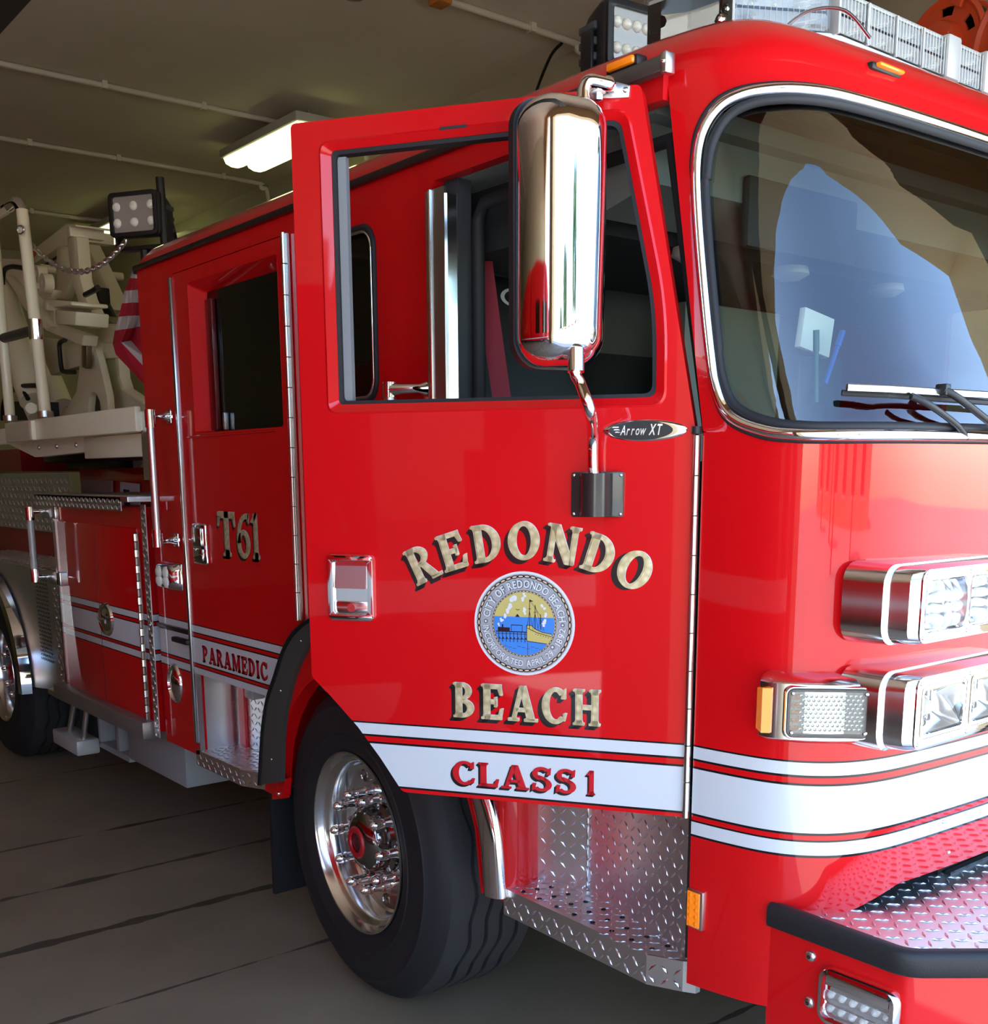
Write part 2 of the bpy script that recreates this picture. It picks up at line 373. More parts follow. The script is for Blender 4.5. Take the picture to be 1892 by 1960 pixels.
# fluorescent fixtures
FLUO = mat('fluorescent_diffuser', (.75, .78, .55), .5, emit=(.78, .90, .38), es=1.1)
FIXT = mat('fixture_enamel', (.55, .52, .40), .5)
def fixture(x0, x1, y0, y1, label):
    t = thing('ceiling_light', ((x0+x1)/2, (y0+y1)/2, CZ), label, 'ceiling light', 'fluorescent ceiling lights')
    z = CZ-.10
    build('housing', box((x0, y0, z-.06), (x1, y1, z+.01)), FIXT, t, bevel=.01)
    d = MB()
    for k in range(2):
        yc = y0+(y1-y0)*(.27+.46*k); ww = (y1-y0)*.22
        prof = [(yc-ww, z-.058), (yc-ww*.8, z-.105), (yc-ww*.3, z-.125), (yc+ww*.3, z-.125), (yc+ww*.8, z-.105), (yc+ww, z-.058)]
        dd = loft([[(xx, a, b) for a, b in prof] for xx in (x0+.03, x1-.03)])
        build('diffuser', dd, FLUO, t, smooth=50)
    for k in (.15, .85):
        xx = x0+(x1-x0)*k; build('hanger_rod', cyl((xx, (y0+y1)/2, z), (xx, (y0+y1)/2, CZ), .008, 8), GREYW, t)
    return t
fixture(-6.75, -5.35, 2.92, 3.40, 'lit fluorescent ceiling light above the open red door')
fixture(-10.75, -9.2, 3.05, 3.50, 'lit fluorescent ceiling light farther back, behind the rear floodlight')
# flexible duct by the rear light, thin black cable, dark overhead track, small ceiling items
build('flexible_duct', tube(smooth_path([(-9.35, 3.55, 4.27), (-8.7, 3.6, 4.25), (-8.0, 3.62, 4.08), (-7.2, 3.7, 3.78), (-6.6, 3.75, 3.4)], 6), .06, 12), CONDM, smooth=60, label='pale curved flexible duct hanging below ceiling behind the cab roof', cat='duct')
cab_ = tube(smooth_path([(-3.12, 3.74, CZ-.05), (-3.3, 3.78, CZ-.1), (-3.62, 3.9, CZ-.32), (-3.72, 3.95, CZ-.7), (-3.72, 3.96, CZ-1.5)], 7), .011, 8)
build('power_cable', cab_, BLACK, smooth=60, label='thin black cable curving down the wall from the ceiling conduit', cat='cable')
tr = thing('overhead_door_track', (-1.6, -.42, 3.4), 'dark overhead door track in the upper left corner', 'door track')
build('rail', box((-6.5, -.66, 3.40), (1.9, -.33, 3.52)), mat('dark_track_steel', (.02, .018, .016), .6), tr, bevel=.02)
for xx in (-5, -2, 1.2): build('hanger_rod', box((xx-.02, -.52, 3.52), (xx+.02, -.48, CZ)), GREYW, tr)
q = G(678, -8, CZ-.12)
dm = thing('ceiling_detector', (q.x, q.y, CZ-.12), 'small round grey detector on the ceiling at top of view', 'detector')
build('base', lathe([(.001, 0), (.10, 0), (.10, -.04), (.001, -.04)], 24, Matrix.Translation((q.x, q.y, CZ))), GREYW, dm, smooth=40)
build('lens_dome', lathe([(.09, 0), (.085, -.05), (.06, -.09), (.001, -.105)], 24, Matrix.Translation((q.x, q.y, CZ-.04))), mat('dark_dome', (.08, .08, .08), .2), dm, smooth=60)
q = G(843, 0, CZ-.05)
build('pull_tag', box((q.x-.06, q.y-.05, CZ-.08), (q.x+.06, q.y+.05, CZ)), mat('orange_tag', (.6, .2, .03), .6), bevel=.006, label='small orange junction box beside the nearest ceiling conduit', cat='junction box')

# ================================================================== FIRE TRUCK
TR = thing('fire_truck', (0, 1.22, 0), 'red and white ladder fire truck parked in the bay with its front door open', 'fire truck')
def part(name, mb, m, parent=None, **k): return build(name, mb, m, parent or TR, **k)
YC = 1.22                                     # centre plane of the truck
BCP = [(1.30, 0), (1.437, 0.0), (1.50, .006), (1.55, .014), (1.605, .026), (1.655, .046), (1.695, .075), (1.73, .116), (1.754, .166), (1.77, .228), (1.780, .305), (1.790, .45), (1.798, .65), (1.803, .9), (1.805, 1.22)]
# resample the nose curve smoothly
_sp = [tuple(p) for p in smooth_path([(a, b, 0) for a, b in BCP], 4)]
BCS = [(p[0], max(0., p[1])) for p in _sp]
UU = [0.]
for i in range(1, len(BCS)): UU.append(UU[-1]+math.dist(BCS[i-1], BCS[i]))
UC = UU[-1]
def base_xy(u):
    mir = u > UC
    if mir: u = 2*UC-u
    u = max(0., u); i = 1
    while i < len(UU)-1 and UU[i] < u: i += 1
    t = (u-UU[i-1])/(UU[i]-UU[i-1]); x = BCS[i-1][0]*(1-t)+BCS[i][0]*t; y = BCS[i-1][1]*(1-t)+BCS[i][1]*t
    return (x, 2*YC-y if mir else y)
def base_n(u):
    a = V(base_xy(u-.004)); b = V(base_xy(u+.004)); d = (b-a).normalized(); return V((d.y, -d.x))
ZB, KK = 1.80, .34
def shear(z): return max(0., z-ZB)*KK
def NS(u, z, off=0.):
    """point on the nose surface, off = distance outwards"""
    x, y = base_xy(u); n = base_n(u); return V((x-shear(z)+n.x*off, y+n.y*off, z))
def front(px, py):
    d = ray(px, py); lo, hi = .6, 6.; N = 900; pt = lo
    def inside(q):
        if q.y <= 0 or q.y > YC*2: return False
        y = q.y if q.y < YC else 2*YC-q.y; i = 1
        while i < len(BCS)-1 and BCS[i][1] < y: i += 1
        t = (y-BCS[i-1][1])/max(1e-6, BCS[i][1]-BCS[i-1][1]); bx = BCS[i-1][0]*(1-t)+BCS[i][0]*t
        return q.x+shear(q.z) < bx
    for k in range(1, N):
        t = lo+(hi-lo)*k/N
        if inside(CAM+d*t):
            a, b = pt, t
            for _ in range(24):
                m = (a+b)/2
                if inside(CAM+d*m): b = m
                else: a = m
            q = CAM+d*b; best = (9, 0); bx = q.x+shear(q.z)
            for j in range(len(UU)):
                e = math.hypot(BCS[j][0]-bx, BCS[j][1]-q.y)
                if e < best[0]: best = (e, j)
            j = max(1, min(len(UU)-2, best[1])); A = V(BCS[j-1]); B = V(BCS[j+1]); s = (V((bx, q.y))-A).dot(B-A)/(B-A).length_squared
            return (UU[j-1]+s*(UU[j+1]-UU[j-1]), q.z)
        pt = t
    raise ValueError((px, py))

# ---- cab side (right), with rear door hole, small window hole and front door opening
ARCH = [(-.49, .58), (-.478, .665), (-.445, .79), (-.389, .891), (-.325, .965), (-.24, 1.035), (-.13, 1.095), (0, 1.13), (.14, 1.14), (.30, 1.12), (.44, 1.065), (.56, .98), (.64, .88), (.69, .76), (.715, .58)]
RD = [(-1.148, .945), (-.505, .945), (-.46, 1.02), (-.375, 1.115), (-.28, 1.20), (-.25, 1.225), (-.25, 2.458), (-1.148, 2.458)]
DOPEN = [(.80, .58), (.80, .99), (.56, 1.255), (.53, 1.32), (.515, 2.44), (.53, 2.46), (1.318, 2.46)]
cab_outer = [(-1.49, .60), (-1.15, .60), (-1.15, .945), (-.535, .945), (-.585, .58)]+ARCH+DOPEN+[(1.318, 2.512), (-1.49, 2.512)]
midwin = rrect(-.10, 1.93, .235, 2.40, .055)
CAB = part('cab_side', side_panel(cab_outer, [[(x*1.0+(.004 if x > -.7 else -.004), z+(.004 if z > 2 else 0)) for x, z in RD[0:1]+RD[1:6]+[(-.25, 2.458), (-1.148, 2.458)]] if False else RD, midwin], 0, .035), STRIPE, label='red cab side with white pinstriped band')
# left side of the cab (plain mirror with windows)
far_outer = [(-1.49, .60), (-.585, .60)]+[(x, z) for x, z in ARCH]+[(.8, .60), (1.47, .60), (1.47, 1.80), (1.33, 2.512), (-1.49, 2.512)]
far_out = part('cab_far_side', side_panel(far_outer, [rrect(.60, 1.88, 1.25, 2.38, .04), rrect(-1.0, 1.88, -.33, 2.40, .04)], 2*YC-.035, .035).xf(Matrix.Identity(4)), STRIPE)
fw_ = part('cab_far_window', side_panel(rrect(.60, 1.88, 1.25, 2.38, .04), (), 2*YC-.012, .006), CLEARG)
part('cab_far_window', side_panel(rrect(-1.0, 1.88, -.33, 2.40, .04), (), 2*YC-.012, .006), DARKGLASS)
part('cab_rear_wall', box((-1.49, .012, .95), (-1.455, 2*YC-.012, 2.512)), RED)
# small middle window with chrome trim
mw = part('side_window', side_panel(midwin, (), .012, .008), DARKGLASS, label='small dark window with rounded corners and thin chrome edge')
part('window_trim', tube([(x, -.004, z) for x, z in rrect(-.092, 1.938, .227, 2.392, .05, 8)], .005, 8, closed=True), CHROME, mw, smooth=60)
part('window_seal', tube([(x, -.002, z) for x, z in rrect(-.104, 1.926, .239, 2.404, .06, 8)], .009, 8, closed=True), RUBBER, mw, smooth=60)
# roof shell: rings of the plan outline, each one drawn in and higher
def plan(z, off):
    pts = []
    s = shear(min(z, 2.512))
    for u in [UC*2*i/90 for i in range(91)]:
        x, y = base_xy(u); n = base_n(u); pts.append((x-s-n.x*off, y-n.y*off, z))
    pts.append((-1.49+off, 2*YC-off, z)); pts.append((-1.49+off, off, z))
    return pts
rings = [plan(2.512, .0), plan(2.53, .004), plan(2.56, .018), plan(2.595, .05), plan(2.622, .10), plan(2.642, .17), plan(2.655, .27), plan(2.664, .42), plan(2.668, .60)]
part('cab_roof', loft(rings, False, True), RED, smooth=50, label='rounded glossy red cab roof')
part('roof_underside', box((-1.45, .05, 2.46), (1.25, 2*YC-.05, 2.50)), INTG)
# drip rail along the cab side
RAIL = mat('dark_drip_rail', (.05, .035, .03), .3, .6)
part('drip_rail', box((-1.492, -.018, 2.512), (1.10, .0, 2.532)), RAIL, bevel=.004)
gr_ = part('drip_rail_end', box((.98, -.026, 2.503), (1.345, .0, 2.535)), mat('brushed_rail', (.16, .15, .14), .3, .8), bevel=.004)
part('rail_end_cap', box((1.334, -.028, 2.498), (1.350, .0, 2.538)), SATIN, gr_, bevel=.003)
part('rail_screw', dome((1.342, -.028, 2.52), (0, -1, 0), .006, .004), CHROME, gr_, smooth=60)
am = part('side_marker_light', box((1.165, -.012, 2.540), (1.255, .02, 2.562)), BLACK, bevel=.004)
part('amber_lens', box((1.172, -.020, 2.544), (1.248, .0, 2.560)), AMBER, am, bevel=.004)

# ---- nose (cowl) below the windshield
def grid(us, zs, zfun=None, off=0.):
    mb = MB(); vs = []; fs = []; n = len(zs)
    for u in us:
        for k, z in enumerate(zs):
            zz = zfun(u, k/(n-1)) if zfun else z
            vs.append(NS(u, zz, off))
    for i in range(len(us)-1):
        for k in range(n-1): fs.append((i*n+k, (i+1)*n+k, (i+1)*n+k+1, i*n+k+1))
    return mb.add(vs, fs)
U0 = .150                                          # u where the nose begins (x = 1.45)
us = [U0+(2*UC-2*U0)*i/150 for i in range(151)]
def bottom(u):
    uu = min(u, 2*UC-u)
    if uu < .365: return .585+.03*uu
    if uu < .372: return .585+(.812-.585)*(uu-.365)/.007
    return .812+.040*max(0, min(1, (uu-.50)/.15))
part('cab_nose', grid(us, range(16), lambda u, t: bottom(u)+(ZB-bottom(u))*t), STRIPE, smooth=60, label='glossy red rounded cab nose with white pinstriped band')
# upper front with the windshield hole: rings between the hole and an outer frame
WO_px = [(1600, 833), (1520, 831), (1470, 825), (1420, 808), (1391, 783), (1374, 738), (1366, 690), (1352, 560), (1341, 430), (1337, 330), (1346, 262), (1375, 210), (1420, 183), (1480, 173), (1540, 174), (1600, 183)]
half = [front(*p) for p in WO_px]
half = [(UC, 1.790), (1.25, 1.790), (.95, 1.790), (.66, 1.789)]+half+[(.78, 2.459), (1.0, 2.459), (1.28, 2.459), (UC, 2.459)]
hp = [(p.x, p.y) for p in smooth_path([(a, b, 0) for a, b in half], 5)]
WIN = hp+[(2*UC-a, b) for a, b in hp[-2:0:-1]]      # closed outline in (u, z)
ZT = 2.512
def frame_pt(u, z):
    """project a hole point outwards on to the frame rectangle"""
    mir = u > UC; uu = 2*UC-u if mir else u
    cx, cz = .80, 2.12
    if uu > cx: r = (uu, ZB-.0 if z < cz else ZT)
    else:
        dx, dz = uu-cx, z-cz; best = None
        # left edge is the sloping pillar line
        for t in [1+.002*i for i in range(900)]:
            x, zz = cx+dx*t, cz+dz*t
            ul = U0+.147*max(0, min(1, (zz-ZB)/.655)) if zz > ZB else U0
            ul = U0+.098*max(0, (zz-ZB)/.655)
            if zz <= ZB or zz >= ZT or x <= ul: best = (max(x, ul), min(max(zz, ZB), ZT)); break
        r = best or (uu, z)
    return (2*UC-r[0] if mir else r[0], r[1])
loops = []
for t in (0, .12, .3, .5, .75, 1.):
    loops.append([NS(a+(frame_pt(a, b)[0]-a)*t, b+(frame_pt(a, b)[1]-b)*t) for a, b in WIN])
part('windshield_surround', loft(loops, False, False), RED, smooth=60)
# glass: the hole filled with a grid of rows between its left and right outline
cu = UC; inner = [[NS(cu+(a-cu)*t, 2.12+(b-2.12)*t, -.008) for a, b in WIN] for t in (1, .97, .9, .8, .65, .5, .35, .2, .08)]
ws = part('windshield', loft(inner, False, True), WSGLASS, smooth=80, label='large curved windshield reflecting the sky')
part('chrome_trim', tube([NS(a, b, .006) for a, b in WIN], .012, 10, closed=True), CHROME, ws, smooth=80)
def shrink(k): return [(cu+(a-cu)*(1-k/ .95), 2.12+(b-2.12)*(1-k/.33)) for a, b in WIN]
part('rubber_seal', tube([NS(a, b, .0) for a, b in [(a+(.016 if a < UC else -.016)*min(1, abs(a-UC)), b+(-.016 if b > 2.3 else .016 if b < 1.95 else 0)) for a, b in WIN]], .0095, 8, closed=True), RUBBER, ws, smooth=80)
part('rubber_lip', tube([NS(a, b, .002) for a, b in [(a-(.010 if a < UC else -.010)*min(1, abs(a-UC)), b+(.010 if b > 2.3 else -.010 if b < 1.95 else 0)) for a, b in WIN]], .006, 8, closed=True), RUBBER, ws, smooth=80)

# ================================================================== lettering (flat painted letters built as thin geometry)
def _rect(x0, y0, x1, y1): return [(x0, y0), (x1, y0), (x1, y1), (x0, y1)]
def _arc(cx, cy, rx, ry, tx, ty, a0, a1, n=18):
    out = []
    for i in range(n):
        a, b = math.radians(a0+(a1-a0)*i/n), math.radians(a0+(a1-a0)*(i+1)/n)
        out.append([(cx+rx*math.cos(a), cy+ry*math.sin(a)), (cx+rx*math.cos(b), cy+ry*math.sin(b)), (cx+(rx-tx)*math.cos(b), cy+(ry-ty)*math.sin(b)), (cx+(rx-tx)*math.cos(a), cy+(ry-ty)*math.sin(a))])
    return out
def _stem(x, w_=.2, y0=0., y1=1., sl=.08, sr=.08, foot=True, head=True, h=.09):
    o = [_rect(x, y0, x+w_, y1)]
    if foot: o += [_rect(x-sl, y0, x+w_+sr, y0+h*.7), [(x-sl*.4, y0+h*.7), (x+w_+sr*.4, y0+h*.7), (x+w_, y0+h*1.6), (x, y0+h*1.6)]]
    if head: o += [_rect(x-sl, y1-h*.7, x+w_+sr, y1), [(x, y1-h*1.6), (x+w_, y1-h*1.6), (x+w_+sr*.4, y1-h*.7), (x-sl*.4, y1-h*.7)]]
    return o
GLY = {
 'R': (.90, _stem(.10, .2, sr=.04)+_arc(.30, .72, .40, .28, .2, .11, -90, 90)+[_rect(.28, .44, .42, .55), [(.36, .48), (.54, .48), (.80, .04), (.58, .04)], _rect(.56, 0, .90, .08)]),
 'E': (.78, _stem(.10, .2, sr=.0)+[_rect(.28, .88, .70, 1), [(.58, .90), (.70, .90), (.74, .70), (.66, .70)], _rect(.28, .44, .52, .56), _rect(.47, .36, .55, .64), _rect(.28, 0, .72, .12), [(.60, .1), (.72, .1), (.77, .32), (.68, .32)]]),
 'D': (.86, _stem(.10, .2, sr=.0)+_arc(.30, .5, .50, .5, .21, .11, -90, 90)),
 'O': (.90, _arc(.45, .5, .43, .51, .21, .11, 0, 360, 36)),
 'N': (.96, _stem(.12, .13, sr=.08, head=False)+_stem(.72, .13, foot=False)+[[(.06, 1), (.34, 1), (.85, 0), (.62, 0)], _rect(.02, .94, .3, 1)]),
 'B': (.82, _stem(.10, .2, sr=.0)+_arc(.30, .755, .34, .245, .19, .10, -90, 90)+_arc(.30, .27, .42, .27, .21, .11, -90, 90)),
 'A': (.98, [[(.40, 1), (.54, 1), (.24, .04), (.12, .04)], [(.38, 1), (.60, 1), (.90, .04), (.66, .04)], _rect(.24, .27, .72, .37), _rect(0, 0, .36, .08), _rect(.56, 0, 1.0, .08)]),
 'C': (.86, _arc(.46, .5, .44, .51, .21, .11, 48, 312, 28)+[[(.66, .70), (.80, .70), (.80, 1.0), (.72, .95)], [(.70, .10), (.78, .08), (.84, .30), (.74, .30)]]),
 'H': (.96, _stem(.12, .19)+_stem(.65, .19)+[_rect(.28, .44, .7, .56)]),
 'L': (.76, _stem(.10, .2, sr=.07)+[_rect(.28, 0, .72, .12), [(.60, .1), (.72, .1), (.77, .34), (.68, .34)]]),
 'S': (.76, _arc(.38, .735, .33, .275, .17, .11, 35, 255)+_arc(.38, .28, .35, .29, .18, .11, -145, 75)+[[(.16, .60), (.30, .50), (.62, .42), (.50, .58), (.30, .66)], [(.56, .70), (.68, .70), (.70, 1.0), (.62, .94)], [(.04, 0), (.12, .06), (.18, .32), (.06, .32)]]),
 '1': (.56, _stem(.20, .2, head=False)+[[(.04, .82), (.2, .80), (.40, 1.0), (.26, 1.0)]]),
 'P': (.82, _stem(.10, .2, sr=.08, head=False)+[_rect(.02, .92, .3, 1)]+_arc(.30, .70, .42, .30, .2, .11, -90, 90)),
 'M': (1.14, _stem(.12, .14)+_stem(.84, .2)+[[(.12, 1), (.32, 1), (.64, .18), (.54, .02)], [(.84, 1), (1.0, 1), (.62, .02), (.54, .10)]]),
 'I': (.44, _stem(.12, .2)),
 'T': (.84, _stem(.32, .2, head=False)+[_rect(.02, .87, .82, 1), [(.02, .9), (.12, .9), (.07, .68), (.0, .68)], [(.72, .9), (.82, .9), (.84, .68), (.77, .68)]]),
 '6': (.80, _arc(.40, .31, .37, .32, .19, .10, 0, 360, 30)+_arc(.60, .46, .57, .54, .19, .10, 75, 195, 18)+[[(.66, .99), (.76, .99), (.74, .78), (.66, .84)]]),
}
def letter(ch, M, w_, h_, mface, parent, shade=(-.14, -.12), name='letter', steps=5, label=None, edge=None):
    """painted letter: black block shade, thin light edge, coloured face; M maps local (x,y) to the panel"""
    adv, polys = GLY[ch]; sx = w_/adv; mb = MB()
    for k in range(steps, 0, -1):
        dx, dy = shade[0]*k/steps*h_, shade[1]*k/steps*h_
        for p in polys: mb.add([(x*sx+dx, y*h_+dy, .0004+.00002*(steps-k)) for x, y in p], [tuple(range(len(p)))], 0)
    if edge:
        for dx, dy in edge[1]:
            for p in polys: mb.add([(x*sx+dx*h_, y*h_+dy*h_, .0009) for x, y in p], [tuple(range(len(p)))], 2)
    for ox, oy in ((0, 0), (.018, 0), (-.018, 0), (0, .008), (0, -.008)):
        for p in polys: mb.add([(x*sx+ox*h_, y*h_+oy*h_, .0014+ox*.001) for x, y in p], [tuple(range(len(p)))], 1)
    mb.xf(M)
    return build(name, mb, [BLACKP, mface]+([edge[0]] if edge else []), parent, fixn=False, label=label)
def word(text, x0, x1, y0, h_, M, mface, parent, gap=.12, **k):
    tot = sum(GLY[c][0] if c != ' ' else .45 for c in text)+gap*(len(text)-1); s = (x1-x0)/tot; x = x0
    for c in text:
        a = GLY[c][0]*s if c != ' ' else .45*s
        if c != ' ': letter(c, M @ Matrix.Translation((x, y0, 0)), a, h_, mface, parent, **k)
        x += a+gap*s
# small type from the built-in font
_gc = {}
def glyph(ch, shear_=0., off=0.):
    key = (ch, shear_, off)
    if key not in _gc:
        cu_ = bpy.data.curves.new('g', 'FONT'); cu_.body = ch; cu_.size = 1; cu_.shear = shear_; cu_.offset = off; cu_.resolution_u = 3
        ob = bpy.data.objects.new('g', cu_); COL.objects.link(ob)
        me = bpy.data.meshes.new_from_object(ob.evaluated_get(bpy.context.evaluated_depsgraph_get()))
        vs = [(v.co.x, v.co.y) for v in me.vertices]; fs = [tuple(p.vertices) for p in me.polygons]
        xs = [v[0] for v in vs] or [0, .2]
        _gc[key] = (vs, fs, min(xs), max(xs)); bpy.data.objects.remove(ob); bpy.data.curves.remove(cu_); bpy.data.meshes.remove(me)
    return _gc[key]
def small_text(text, x0, x1, y0, h_, M, z=.001, shear_=0., off=0., mb=None, mi=0, gap=.12):
    mb = mb or MB(); tot = 0; items = []
    for c in text:
        if c == ' ': items.append(None); tot += .32; continue
        g = glyph(c, shear_, off); items.append(g); tot += g[3]-g[2]+gap
    s = (x1-x0)/tot; x = x0; t = MB()
    for g in items:
        if g is None: x += .32*s; continue
        t.add([((v[0]-g[2])*s+x, v[1]/.72*h_+y0, z) for v in g[0]], g[1], mi); x += (g[3]-g[2]+gap)*s
    t.xf(M); return mb.merge(t)
def arc_text(text, cx, cy, r, a0, a1, h_, M, z, off=0., inward=False, mi=0):
    t = MB(); items = []; tot = 0
    for c in text:
        if c == ' ': items.append(None); tot += .34; continue
        g = glyph(c, 0., off); items.append(g); tot += g[3]-g[2]+.14
    a = a0; k = (a1-a0)/tot
    for g in items:
        if g is None: a += .34*k; continue
        wd = (g[3]-g[2]+.14)*k; am_ = a+wd/2; sc = abs(k)*math.pi/180*r
        for_rot = math.radians(am_-90) if not inward else math.radians(am_+90)
        ca, sa = math.cos(for_rot), math.sin(for_rot); pts = []
        for v in g[0]:
            lx = (v[0]-(g[2]+g[3])/2)*sc; ly = (v[1]/.72-.5)*h_
            px_ = cx+r*math.cos(math.radians(am_)); py_ = cy+r*math.sin(math.radians(am_))
            pts.append((px_+lx*ca-ly*sa, py_+lx*sa+ly*ca, z))
        t.add(pts, g[1], mi); a += wd
    return t.xf(M)

# ================================================================== FRONT DOOR (swung open)
DA = math.radians(33.2); HX = V((1.433, -.005, 0))
DM = frame(HX, (math.cos(DA), math.sin(DA), 0), (0, 0, 1))     # local x forward, y up, z outwards
DN = V((math.sin(DA), -math.cos(DA), 0))
def DP(s, z, o=0.): return DM @ V((-s, z, o))
def dpx(px, py):
    d = ray(px, py); t = (HX-CAM).dot(DN)/d.dot(DN); q = DM.inverted() @ (CAM+d*t); return (-q.x, q.y)
dl = lambda pts: [(-a, b) for a, b in pts]
d_out = dl([(.899, 2.472), (.897, 1.243), (.850, 1.200), (.780, 1.128), (.722, 1.054), (.668, .976), (.0, .976), (-.002, 1.80), (.126, 2.472)])
d_out = round_poly(d_out, [.012, .01, .0, .0, .0, .01, .006, .02, .012], 4)
w_in = dl([(.807, 2.411), (.167, 2.414), (.086, 2.045), (.083, 1.873), (.807, 1.875)])
w_in_r = round_poly(w_in, [.012, .022, .09, .02, .012], 6)
w_out = dl([(.833, 2.430), (.150, 2.432), (.062, 2.050), (.060, 1.853), (.833, 1.853)])
w_out_r = round_poly(w_out, [.026, .034, .1, .034, .026], 6)
FD = part('front_door', panel(d_out, [w_out_r], .045, DM), STRIPE, label='open red front door with gold lettering and city seal')
ringm = MB(); lo = [V((a, b, .0)) for a, b in w_out_r]; lm = [V((a*.8+c*.2, b*.8+d*.2, .003)) for (a, b), (c, d) in zip(w_out_r, w_in_r)]; li = [V((a, b, -.008)) for a, b in w_in_r]; lb = [V((a, b, -.042)) for a, b in w_in_r]
part('window_frame', loft([lo, lm, li, lb], False, False).xf(DM), RED, FD, smooth=50)
part('window_seal', loft([[V((a, b, -.010)) for a, b in w_in_r], [V((a*.975+(-.447)*.025, b*.97+2.14*.03, -.012)) for a, b in w_in_r], [V((a*.975+(-.447)*.025, b*.97+2.14*.03, -.04)) for a, b in w_in_r]], False, False).xf(DM), RUBBER, FD)
part('glass_channel', box((-.798, 1.88, -.036), (-.778, 2.40, -.02)).xf(DM), mat('channel_grey', (.25, .26, .27), .4), FD)
part('inner_door_skin', panel([(a*.985-.006, b*.99+.012) for a, b in d_out if True], [[(a*1.02+.009, b*1.008-.017) for a, b in w_out_r]], .05, DM @ Matrix.Translation((0, 0, -.045))), INT, FD)
part('top_reflector_slot', box(tuple(V((-.55, 2.426, -.001))), tuple(V((-.49, 2.432, .003))), DM), BLACK, FD)
# paddle handle
hx0, hx1, hz0, hz1 = -.842, -.727, 1.384, 1.537
HB = part('door_handle_plate', panel(rrect(hx0, hz0, hx1, hz1, .012), [rrect(hx0+.014, hz0+.014, hx1-.014, hz1-.014, .008)], .012, DM @ Matrix.Translation((0, 0, .010))), CHROME, FD, bevel=.003, label='chrome paddle door handle plate')
part('handle_recess', box((hx0+.012, hz0+.012, -.004), (hx1-.012, hz1-.012, .0015), DM), CHROME, FD)
part('handle_paddle', loft([[(hx0+.018, hz1-.026, -.004), (hx1-.018, hz1-.026, -.004), (hx1-.018, hz1-.026, .004), (hx0+.018, hz1-.026, .004)],
      [(hx0+.018, hz1-.058, -.004), (hx1-.018, hz1-.058, -.004), (hx1-.018, hz1-.058, .008), (hx0+.018, hz1-.058, .008)],
      [(hx0+.018, hz1-.078, -.010), (hx1-.018, hz1-.078, -.010), (hx1-.018, hz1-.078, .010), (hx0+.018, hz1-.078, .010)]]).xf(DM), SATIN, FD)
part('handle_lip', box((hx0+.015, hz0+.014, .0), (hx1-.015, hz0+.045, .005), DM), BRIGHT, FD, bevel=.003)
part('lock_cylinder', lathe([(.010, -.004), (.010, .008), (.001, .008)], 16, DM @ Matrix.Translation(((hx0+hx1)/2, hz0+.030, 0))), mat('lock_red', (.45, .03, .03), .4), FD, smooth=40)
# badge
BG = part('badge', lathe([(.001, .004), (.80, .004), (.95, .003), (1., 0)], 48, DM @ Matrix.Translation((-.104, 1.806, 0)) @ Matrix.Diagonal((.088, .0225, 1, 1))), CHROME, FD, smooth=60, label='oval chrome model badge with dark centre')
part('badge_centre', lathe([(.001, .0052), (1., .0052)], 40, DM @ Matrix.Translation((-.112, 1.806, 0)) @ Matrix.Diagonal((.067, .0195, 1, 1))), mat('badge_black', (.015, .015, .014), .3), FD)
bt = small_text('Arrow', -.155, -.098, 1.797, .020, DM, .0062, .35, .012); small_text('XT', -.095, -.064, 1.797, .022, DM, .0062, .3, .025, mb=bt)
for k in range(3): bt.merge(panel([(0, 0), (.014, 0), (.014-.004*k, .0022), (.002, .0022)], (), .0004, DM @ Matrix.Translation((-.172+.003*k, 1.812-.005*k, .0064))))
part('badge_lettering', bt, SATIN, FD, fixn=False)
# REDONDO / BEACH / CLASS 1
EDGE = (WHITEP, [(.026, .020)])
R_ = .555; cs, cz = .367, 1.019
lw = {'R': .066, 'E': .060, 'D': .066, 'O': .069, 'N': .074}
lw = {k: v*1.06 for k, v in lw.items()}
for ch, s0 in zip('REDONDO', (.606, .534, .452, .367, .279, .196, .120)):
    an = math.asin((s0-cs)/R_); zc = cz+R_*math.cos(an)
    M = DM @ Matrix.Translation((-s0, zc, 0)) @ Matrix.Rotation(an, 4, 'Z') @ Matrix.Translation((-lw[ch]/2, -.041, 0))
    letter(ch, M, lw[ch], .082, GOLD, FD, edge=EDGE)
word('BEACH', -.536, -.188, 1.168, .081, DM, GOLD, FD, gap=.17, edge=EDGE)
word('CLASS', -.540, -.242, 1.008, .056, DM, REDL, FD, gap=.10, shade=(-.12, -.11))
word('1', -.222, -.196, 1.009, .056, DM, REDL, FD, shade=(-.09, -.09))
